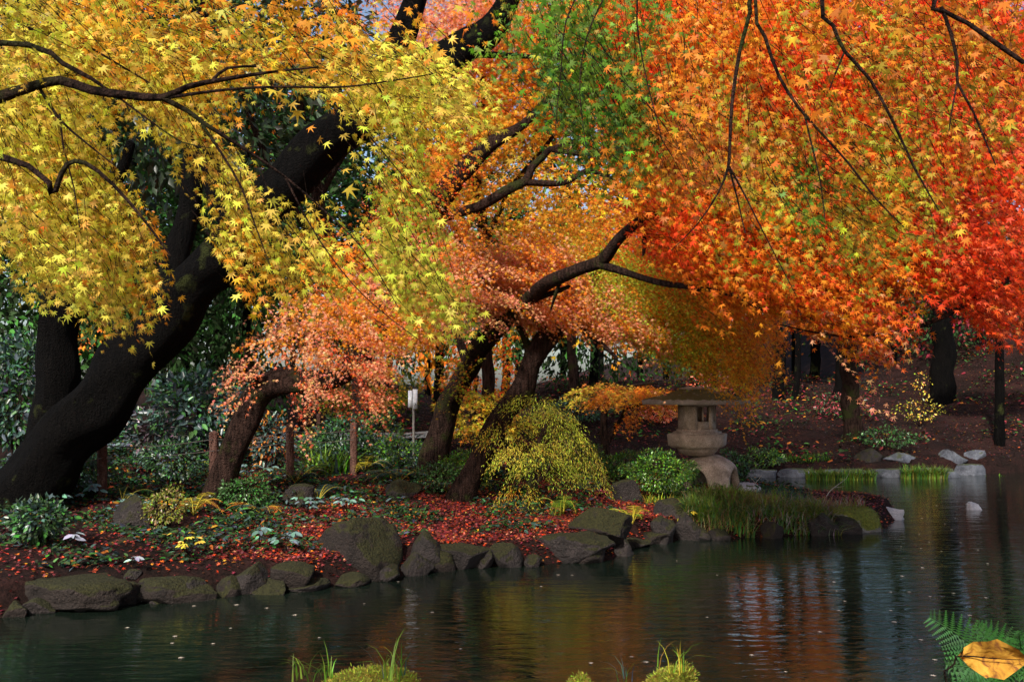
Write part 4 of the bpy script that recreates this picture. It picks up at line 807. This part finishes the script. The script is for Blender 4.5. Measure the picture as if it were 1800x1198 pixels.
# ---- shrubs
def shrub(label, px, py_top, py_base, hw, n, pal, seed, d=None, size=.05, T=None, name='shrub', stems=5, mat=GREEN, gap=.15, lump=.25, cat='shrub', group=None):
    if d is None: h, d = HIT(px, py_base)
    c = P(px, py_base, d); g_ = gz(c[0], c[1]); s = d/F; H = max((py_base-py_top)*s, .1)
    t = thing(name, label, cat, (c[0], c[1], g_), group)
    b = B()
    R = np.random.default_rng(seed)
    for k in range(stems):
        a = R.uniform(-1, 1); tube(b, [(c[0]+a*.04, c[1], g_-.05), (c[0]+a*hw*s*.4, c[1]+R.uniform(-.1, .1), g_+H*.45), (c[0]+a*hw*s*.8, c[1]+R.uniform(-.2, .2), g_+H*.85)], [.018, .012, .005], 6, .12, .1, k)
    b.build('stem', TWIG, t, True)
    bl = B(); ell_crown(bl, (c[0], c[1], g_+H*.58), (hw*s, hw*s*.8, H*.45), n, size, pal, seed, T, gap=gap, lump=lump); bl.build('foliage', mat, t); return t
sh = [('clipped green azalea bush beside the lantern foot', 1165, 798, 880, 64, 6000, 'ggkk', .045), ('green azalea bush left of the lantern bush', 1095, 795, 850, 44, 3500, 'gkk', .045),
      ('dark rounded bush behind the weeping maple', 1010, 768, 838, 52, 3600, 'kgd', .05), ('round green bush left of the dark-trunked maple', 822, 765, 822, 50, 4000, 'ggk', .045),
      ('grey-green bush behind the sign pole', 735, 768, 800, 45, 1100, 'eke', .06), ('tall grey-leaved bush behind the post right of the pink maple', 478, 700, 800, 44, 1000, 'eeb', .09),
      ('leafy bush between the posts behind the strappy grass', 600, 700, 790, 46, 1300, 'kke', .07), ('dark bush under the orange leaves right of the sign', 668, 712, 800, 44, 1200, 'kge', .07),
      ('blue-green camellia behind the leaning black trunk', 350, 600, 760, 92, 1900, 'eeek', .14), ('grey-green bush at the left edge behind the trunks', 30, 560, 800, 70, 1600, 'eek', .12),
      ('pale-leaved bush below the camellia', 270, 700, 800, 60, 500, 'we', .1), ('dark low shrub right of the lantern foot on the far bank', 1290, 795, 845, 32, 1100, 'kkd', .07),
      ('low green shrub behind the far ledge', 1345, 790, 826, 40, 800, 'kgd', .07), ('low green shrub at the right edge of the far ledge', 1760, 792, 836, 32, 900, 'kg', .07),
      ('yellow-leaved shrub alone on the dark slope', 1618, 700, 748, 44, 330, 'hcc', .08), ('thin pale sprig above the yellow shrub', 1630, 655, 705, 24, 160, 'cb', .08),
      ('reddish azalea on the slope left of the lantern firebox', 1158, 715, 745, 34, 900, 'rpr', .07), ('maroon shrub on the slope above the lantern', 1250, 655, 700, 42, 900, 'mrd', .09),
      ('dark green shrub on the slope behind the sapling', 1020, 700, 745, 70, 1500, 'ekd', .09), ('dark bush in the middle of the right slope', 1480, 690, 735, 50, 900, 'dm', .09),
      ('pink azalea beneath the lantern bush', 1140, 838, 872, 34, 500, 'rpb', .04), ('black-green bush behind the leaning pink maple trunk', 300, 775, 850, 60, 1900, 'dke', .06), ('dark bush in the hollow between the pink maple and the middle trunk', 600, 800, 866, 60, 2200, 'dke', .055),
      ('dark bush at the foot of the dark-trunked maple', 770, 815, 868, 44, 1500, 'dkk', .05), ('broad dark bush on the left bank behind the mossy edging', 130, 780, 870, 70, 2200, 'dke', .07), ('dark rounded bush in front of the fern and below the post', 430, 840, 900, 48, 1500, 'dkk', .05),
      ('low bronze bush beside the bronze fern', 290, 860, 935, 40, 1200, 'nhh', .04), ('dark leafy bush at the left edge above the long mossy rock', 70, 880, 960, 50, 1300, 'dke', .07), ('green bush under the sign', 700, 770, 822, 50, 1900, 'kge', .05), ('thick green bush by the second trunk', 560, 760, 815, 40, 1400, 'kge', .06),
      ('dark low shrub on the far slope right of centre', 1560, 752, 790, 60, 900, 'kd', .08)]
dd = {350: 15.5, 30: 14.5, 270: 15, 478: 15.2, 600: 16.2, 668: 16.5, 735: 17, 822: 14.8}
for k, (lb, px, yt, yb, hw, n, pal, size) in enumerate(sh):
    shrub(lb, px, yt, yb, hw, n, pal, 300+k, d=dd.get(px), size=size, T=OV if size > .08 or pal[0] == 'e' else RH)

# ---- ferns, strap leaves, grasses
def fern(label, px, py, d, w, nf, seed, pal='gk', ht=.5, name='fern', group='ferns on the bank', base=None, sp=6.28, a0=0, leafk=1.0):
    R = np.random.default_rng(seed)
    if base is None:
        if d is None: h, d = HIT(px, py)
        c = P(px, py, d); c[2] = gz(c[0], c[1])
    else: c = np.array(base)
    L_ = w*d/F; t = thing(name, label, 'fern', c, group)
    for f in range(nf):
        a = a0+R.uniform(-sp/2, sp/2); out = np.array([math.cos(a), math.sin(a), 0]); ln = L_*R.uniform(.75, 1.1); k = 22; b = B(); u = np.linspace(0, 1, k)
        sp_ = c+out*(ln*u)[:, None]+np.array([0, 0, 1])*(ln*ht*(3.4*u-3.0*u*u*R.uniform(.8, 1.15)))[:, None]
        tube(b, sp_[::4], list(np.linspace(.006, .002, len(sp_[::4]))), 4, .05, 0); b.C[-1][:] = PAL['l']; b.C[-2][:] = PAL['l']
        side = np.array([-math.sin(a), math.cos(a), 0]); tg = nrm(np.gradient(sp_, axis=0)); cc = np.tile(np.array(PAL[pal[f % len(pal)]]), (k-3, 1))
        for s_ in (-1, 1):
            sz = ln*.24*np.sin(np.pi*np.clip(u[3:]*.85+.13, 0, 1))**.8; leaves(b, FP, sp_[3:], side*s_*1.0+tg[3:]*.45+np.array([0, 0, -.15]), np.tile([0, 0, 1.], (k-3, 1))+R.normal(0, .1, (k-3, 3)), sz, vary(cc, R, .12))
        b.build('frond', GREEN, t)
    return t
# pinna with small leaflets
_v = []; _t = []
for q in range(9):
    x = q/9; l = .16*(1-x)+.03
    for s_ in (-1, 1): i = len(_v); _v += [(x, 0, 0), (x+.1, 0, 0), (x+.09, s_*l, -.01)]; _t.append((i, i+1, i+2))
FP = (np.array(_v, float), np.array(_t))
for k, (lb, px, py, w, nf, pal, ht) in enumerate([('green fern on the rock above the black overhanging stone', 990, 905, 62, 9, 'gg', .5), ('bright fern drooping to the water right of the mossy mound', 1112, 925, 55, 9, 'gl', .45),
        ('grey-green fern spreading in the middle of the bank', 700, 850, 75, 11, 'ee', .35), ('pale fern below the second post', 560, 880, 62, 9, 'ee', .4), ('fern behind the big boulder', 790, 870, 55, 8, 'eb', .4),
        ('long-fronded fern left of the dark-trunked maple', 640, 830, 60, 8, 'el', .4), ('fern at the foot of the pink maple', 460, 905, 66, 8, 'eb', .3), ('bronze fern on the left bank above the yellow seedling', 340, 905, 60, 10, 'bl', .5),
        ('dark fern beneath the first post', 215, 885, 60, 8, 'ke', .4), ('low fern in the shade right of the pink maple', 520, 850, 66, 9, 'ek', .4), ('fern by the mossy edging left of the pink maple', 330, 830, 55, 9, 'kg', .35),
        ('small fern beside the flat dark stone', 860, 862, 40, 7, 'kg', .4)]): fern(lb, px, py, None, w, nf, 400+k, pal, ht)

def tuft(label, px, py, d, w, h, n, pal, seed, zb=None, name='grass_tuft', bw=.008, bend=.8, depth=.3, group=None, cat='grass'):
    R = np.random.default_rng(seed)
    if d is None: hh, d = HIT(px, py)
    c = P(px, py, d); s = d/F; b = B(); W_ = w*s
    x = c[0]+R.uniform(-1, 1, n)*W_; y = c[1]+R.uniform(0, depth, n); z = ground(x, y) if zb is None else np.full(n, zb); z = np.maximum(z, -.02)
    p0 = np.stack([x, y, z], 1); a = R.uniform(0, 6.28, n); out = np.stack([np.cos(a), np.sin(a)*.8-.2, np.zeros(n)], 1); H = h*s*R.uniform(.5, 1.15, n); be = bend*R.uniform(.3, 1.3, n)
    sd_ = np.stack([-np.sin(a), np.cos(a), np.zeros(n)], 1); prev = None; V = []
    for i, u in enumerate((0, .35, .7, 1)):
        q = p0+out*(H*be*u*u)[:, None]+np.array([0, 0, 1])*(H*(u-.42*be*u**3))[:, None]; wv = sd_*(bw*(1-u*.92)); V += [q-wv, q+wv]
    V = np.stack(V, 1); base = (np.arange(n)*8)[:, None]; Q = np.concatenate([np.stack([base[:, 0]+2*i, base[:, 0]+2*i+1, base[:, 0]+2*i+3, base[:, 0]+2*i+2], 1) for i in range(3)])
    cc = vary(np.array([PAL[q] for q in pal])[R.integers(0, len(pal), n)], R, .25); org = np.array([c[0], c[1], float(z.mean())])
    b.add(V.reshape(-1, 3), Q, np.repeat(cc, 8, 0)); o = b.build(name, GRASSM, origin=org); tag(o, label, cat, group); return o
tuft('long grass trailing over the bank edge right below the lantern', 1265, 900, None, 44, 46, 1100, 'khgn', 501, depth=.5)
tuft('thick grass at the water edge left of the lantern foot', 1240, 925, None, 24, 44, 700, 'kgh', 502, depth=.4)
tuft('tan and green grass in the middle of the spit', 1330, 905, None, 50, 42, 1100, 'nhgn', 503, depth=.6)
tuft('grass hanging over the front of the spit above the water', 1350, 935, None, 128, 36, 3200, 'hknkw', 516, depth=.8, bend=1.2)
tuft('tan grass mixed with fallen leaves on the outer end of the spit', 1490, 912, None, 52, 26, 700, 'nwhx', 517, depth=.7)
tuft('dark green grass trailing into the water below the lantern', 1268, 944, None, 58, 42, 1300, 'khkn', 518, depth=.7, bend=1.1)
tuft('pale bluish grass standing up on the back of the spit', 1385, 890, None, 45, 34, 420, 'ege', 504, depth=.4)
tuft('low grass before the green mossy tip rock', 1420, 915, None, 34, 30, 520, 'nhg', 505, depth=.4)
tuft('bright green grass at the right side of the lantern foot', 1300, 880, None, 28, 24, 260, 'ghl', 506, depth=.3)
tuft('wider far grass tuft in front of the stone ledge', 1482, 846, 20.3, 60, 24, 1000, 'kgh', 507, zb=.0, bw=.012)
tuft('smaller far grass tuft in front of the stone ledge', 1630, 842, 20.6, 38, 28, 800, 'kgh', 508, zb=.0, bw=.012)
tuft('grass fringe on top of the left part of the far bank', 1400, 814, None, 60, 16, 500, 'gd', 509, bw=.012)
tuft('clump of strappy green leaves behind the fence', 572, 812, 15.0, 42, 62, 150, 'gge', 510, bw=.024, bend=1.0, depth=.6, cat='plant', name='strap_leaf_plant')
tuft('few long blades left of the yellow-green foreground moss rock', 545, 1225, 5.5, 35, 64, 26, 'gg', 511, zb=.2, bw=.006, depth=.2)
tuft('tall blades standing right of the yellow-green foreground moss rock', 685, 1225, 5.5, 22, 84, 20, 'gge', 512, zb=.2, bw=.006, depth=.2)
tuft('thin blades between the two right foreground moss rocks', 1105, 1225, 5.5, 20, 56, 10, 'ge', 513, zb=.2, bw=.004, depth=.2)
tuft('thin blades on the bottom right moss rock', 1185, 1222, 5.5, 30, 62, 12, 'gl', 514, zb=.25, bw=.004, depth=.2)
tuft('green tuft on the spit beside the dark boulder', 1160, 890, None, 24, 24, 160, 'gl', 515)

def broad(label, px, py, d, n, size, pal, seed, spread, h=.2, group=None, T=None, name='broadleaf_plant'):
    R = np.random.default_rng(seed)
    if d is None: hh, d = HIT(px, py)
    c = P(px, py, d); c[2] = gz(c[0], c[1]); s = d/F; t = thing(name, label, 'plant', c, group); bs = B()
    for k in range(n):
        bl = B()
        a = R.uniform(0, 6.28); r = spread*s*R.uniform(.1, 1); tpt = c+[r*math.cos(a), r*math.sin(a), h*R.uniform(.5, 1.1)]
        tube(bs, [c, (c+tpt)/2+[0, 0, .03], tpt], [.004, .003, .003], 4, .1, 0)
        m = 3; aa = a+np.linspace(-.9, .9, m); tip = np.stack([np.cos(aa), np.sin(aa), np.full(m, -.25)], 1)
        leaves(bl, OV, np.tile(tpt, (m, 1)), tip, np.tile([0, -.45, 1.], (m, 1))+R.normal(0, .25, (m, 3)), size*R.uniform(.7, 1.1, m), vary(np.tile(PAL[pal], (m, 1)), R, .2))
        bl.build('leaf', GREEN, t)
    bs.build('stem', TWIG, t)
PAL['t'] = (.13, .22, .20); PAL['w'] = (.30, .36, .38); PAL['v'] = (.1, .1, .1); PALV = np.array([PAL[k] for k in PALK])
for k, (lb, px, py, n, size, pal, sp) in enumerate([('blue-green leaf rosette on the bank left of the big boulder', 500, 975, 8, .13, 't', 30), ('pale round leaves left of the blue-green rosette', 455, 965, 4, .12, 't', 18),
        ('silvery broad leaves under the mossy edging at the left', 130, 880, 12, .12, 't', 50), ('bright aucuba leaves beside the nearest post', 165, 880, 6, .13, 't', 24), ('pale twin leaves left of the round boulder', 128, 965, 3, .13, 'w', 16),
        ('broad leaves on the left bank below the stones', 75, 900, 9, .12, 't', 40), ('leaf cluster above the round mossy boulder', 240, 900, 7, .12, 't', 30), ('leafy plant in front of the pink maple trunk', 540, 905, 9, .10, 't', 36),
        ('small pale leaves at the waterline below the green bush', 1210, 930, 4, .12, 'l', 18), ('broad leaves below the grey fern', 610, 900, 9, .1, 't', 34), ('white-edged leaves on top of the pinkish stone', 232, 1010, 3, .09, 'w', 12),
        ('blue-green leaves behind the pink maple base', 450, 840, 9, .13, 't', 44), ('yellow seedling maple on the left bank', 330, 980, 14, .06, 'c', 44), ('drooping pale leaves behind the nearest post', 215, 800, 8, .16, 'w', 22), ('grey-green leaves far left under the trunk', 60, 800, 6, .14, 't', 36),
        ('orange seedling at the foot of the left bank boulders', 285, 905, 8, .05, 'o', 14)]):
    broad(lb, px, py, None, n, size, pal, 600+k, sp, h=.22)

# bare twig on the spit
b = B(); c, d = HIT(1445, 890); tube(b, [c, c+[.12, 0, .22], c+[.38, 0, .42], c+[.44, 0, .55]], [.008, .006, .004, .002], 5, .08, .1); tube(b, [c+[.2, 0, .28], c+[.34, 0, .30]], [.004, .002], 5, .08, 0)
o = b.build('bare_twig', POLEM, origin=c*0); tag(o, 'bare pale twig sticking up from the back of the spit', 'twig')
b = B(); c, d = HIT(1318, 868); tube(b, [c, c+[.06, 0, .12], c+[.2, 0, .3]], [.008, .006, .003], 5, .08, .1); tube(b, [c+[.1, 0, .17], c+[.02, 0, .26]], [.005, .002], 5, .08, 0)
o = b.build('bare_twig', POLEM, origin=c*0); tag(o, 'short forked twig beside the pale stone behind the lantern', 'twig')

# foreground fern and the yellow leaf at the lower right
fp = P(1790, 1215, 2.0); gzz = gz(fp[0], fp[1])
def near_fern():
    base = np.array([fp[0]-.02, fp[1], gzz]); t = thing('fern', 'dark green fern fronds reaching in at the bottom right corner', 'fern', base); R = np.random.default_rng(9)
    for f, (x0, y0, x1, y1, dd_) in enumerate([(1752, 1190, 1636, 1086, 2.0), (1770, 1200, 1716, 1098, 2.05), (1760, 1215, 1665, 1168, 1.95), (1790, 1170, 1722, 1102, 2.1), (1800, 1190, 1790, 1110, 2.1), (1745, 1240, 1700, 1195, 1.9)]):
        a = P(x0, y0, dd_); e = P(x1, y1, dd_-.08); mid = (a+e)/2+[0, 0, .02]; low = base+(a-base)*.5+[0, 0, .02]; b = B()
        tube(b, [base, low, a, mid, e], [.003, .0025, .002, .0015, .0008], 5, .02, 0)
        for C_ in b.C: C_[:] = PAL['k']
        sp_, _ = smooth_path([a, mid, e], [1, 1, 1], .017); k = len(sp_); tg = nrm(np.gradient(sp_, axis=0)); view = nrm(sp_-CAM); side = nrm(np.cross(tg, view)); u = np.linspace(0, 1, k)
        for s_ in (-1, 1): leaves(b, FP, sp_, side*s_+tg*.7, -view+R.normal(0, .15, (k, 3)), np.linalg.norm(e-a)*.40*(1-u*.8), vary(np.tile((.03, .10, .02), (k, 1)), R, .15))
        b.build('frond', GREEN, t)
near_fern()
def near_leaf():
    d = 1.7; a = P(1686, 1150, d); base = np.array([fp[0]+.25, fp[1]-.35, gz(fp[0]+.25, fp[1]-.35)])
    t = thing('broadleaf_plant', 'big crinkled yellow leaf at the bottom right edge of the picture', 'plant', base)
    ol = [(1686, 1153), (1700, 1138), (1722, 1126), (1750, 1122), (1785, 1124), (1820, 1136), (1850, 1160), (1820, 1180), (1790, 1196), (1765, 1196), (1742, 1190), (1715, 1176), (1696, 1162)]
    ol = [(1686+(x-1686)*.74, 1153+(y-1153)*.92) for x, y in ol]; b = B(); R = np.random.default_rng(2); n = len(ol)
    outer = np.array([P(x, y, d-.02+.05*abs((x-1750)/90)) for x, y in ol]); mid = np.array([P(1686+(x-1686)*1., 1153+(1160-1153)*((x-1686)/170), d+.01) for x, y in ol])
    rings = [mid*(1-q)+outer*q+np.array([0, 0, 0])*0 for q in (0, .33, .66, 1)]
    for i, q in enumerate((0, .33, .66, 1)): rings[i] = rings[i]+RT*0+FW*(.012*np.sin(np.arange(n)*2.6+q*4)[:, None]*q)
    V = np.concatenate(rings+[r_+FW*.0015 for r_ in rings]); Q = [(i*n+j, i*n+(j+1) % n, (i+1)*n+(j+1) % n, (i+1)*n+j) for i in range(3) for j in range(n)]; Q += [tuple(4*n+x for x in q_[::-1]) for q_ in Q[:]]
    b.add(V, Q); b.build('leaf_blade', YLEAF, t, True)
    b = B(); tube(b, [base, base+[-.05, 0, .5], P(1700, 1235, d+.02), P(1678, 1165, d+.01), P(1690, 1152, d+.01), P(1740, 1156, d-.005), P(1796, 1159, d-.005)], [.003, .0025, .002, .0018, .0016, .0012, .0006], 6, .02, .02); b.build('stem', TWIG, t)
m_, nt, b, N, L = M('yellow_leaf_blade'); YLEAF = m_
n = tex(N, L, 25, 5, .6, dist=1.5); r = ramp(N, [(.36, (.16, .06, .015)), (.47, (.36, .17, .02)), (.7, (.50, .27, .04))]); L.new(n.outputs[0], r.inputs[0]); L.new(r.outputs[0], b.inputs['Base Color']); b.inputs['Roughness'].default_value = .8; b.inputs['Specular IOR Level'].default_value = .15
bump(N, L, n.outputs[0], b, .6, .004)
near_leaf()

# leaves afloat on the pond
R = np.random.default_rng(77); proto = None
fl = [(1620, 910), (1616, 938), (1634, 952), (1654, 968), (1720, 966), (1688, 953), (1736, 990), (1620, 997), (1584, 960), (1618, 963), (1636, 1048), (1567, 1040), (1598, 1040), (1675, 1042), (1732, 1050), (1470, 1038), (1474, 1072), (1565, 1072), (1465, 1022),
      (1572, 1092), (1705, 1081), (1642, 1159), (1640, 1187), (1618, 1124), (1484, 1056), (1672, 930), (1586, 905), (1680, 910), (1646, 888), (1560, 880), (1500, 868), (1400, 862), (1585, 1012), (1700, 905), (1660, 920),
      (308, 1117), (375, 1130), (316, 1155), (405, 1103), (302, 1130), (340, 1064), (225, 1102), (470, 1068), (520, 1080), (415, 1062), (640, 1060), (700, 1022), (980, 1010), (1005, 1010), (950, 1030), (1110, 1154), (1138, 1163), (1244, 1084), (1040, 1165), (810, 1140), (560, 1120), (760, 1075), (1320, 1150), (1380, 1180), (1440, 1110), (1260, 1010), (1190, 985)]
for k, (x, y) in enumerate(fl):
    c = G(x, y, .006)
    if proto is None:
        b = B(); V, T = L7; b.add(V*np.array([1, 1, .25])*.042, T, (.5, .42, .34)); proto = b.build('floating_leaf', LITTER, origin=(0, 0, 0)); o = proto
        tag(o, 'pale fallen leaf floating on the dark pond', 'leaf', 'leaves floating on the pond')
    else: o = proto.copy(); col.objects.link(o)
    o.location = [float(c[0]), float(c[1]), .008]; o.rotation_euler = (0, 0, R.uniform(0, 6.28)); q = R.uniform(.6, 1.1); o.scale = (q, q*.8, 1)
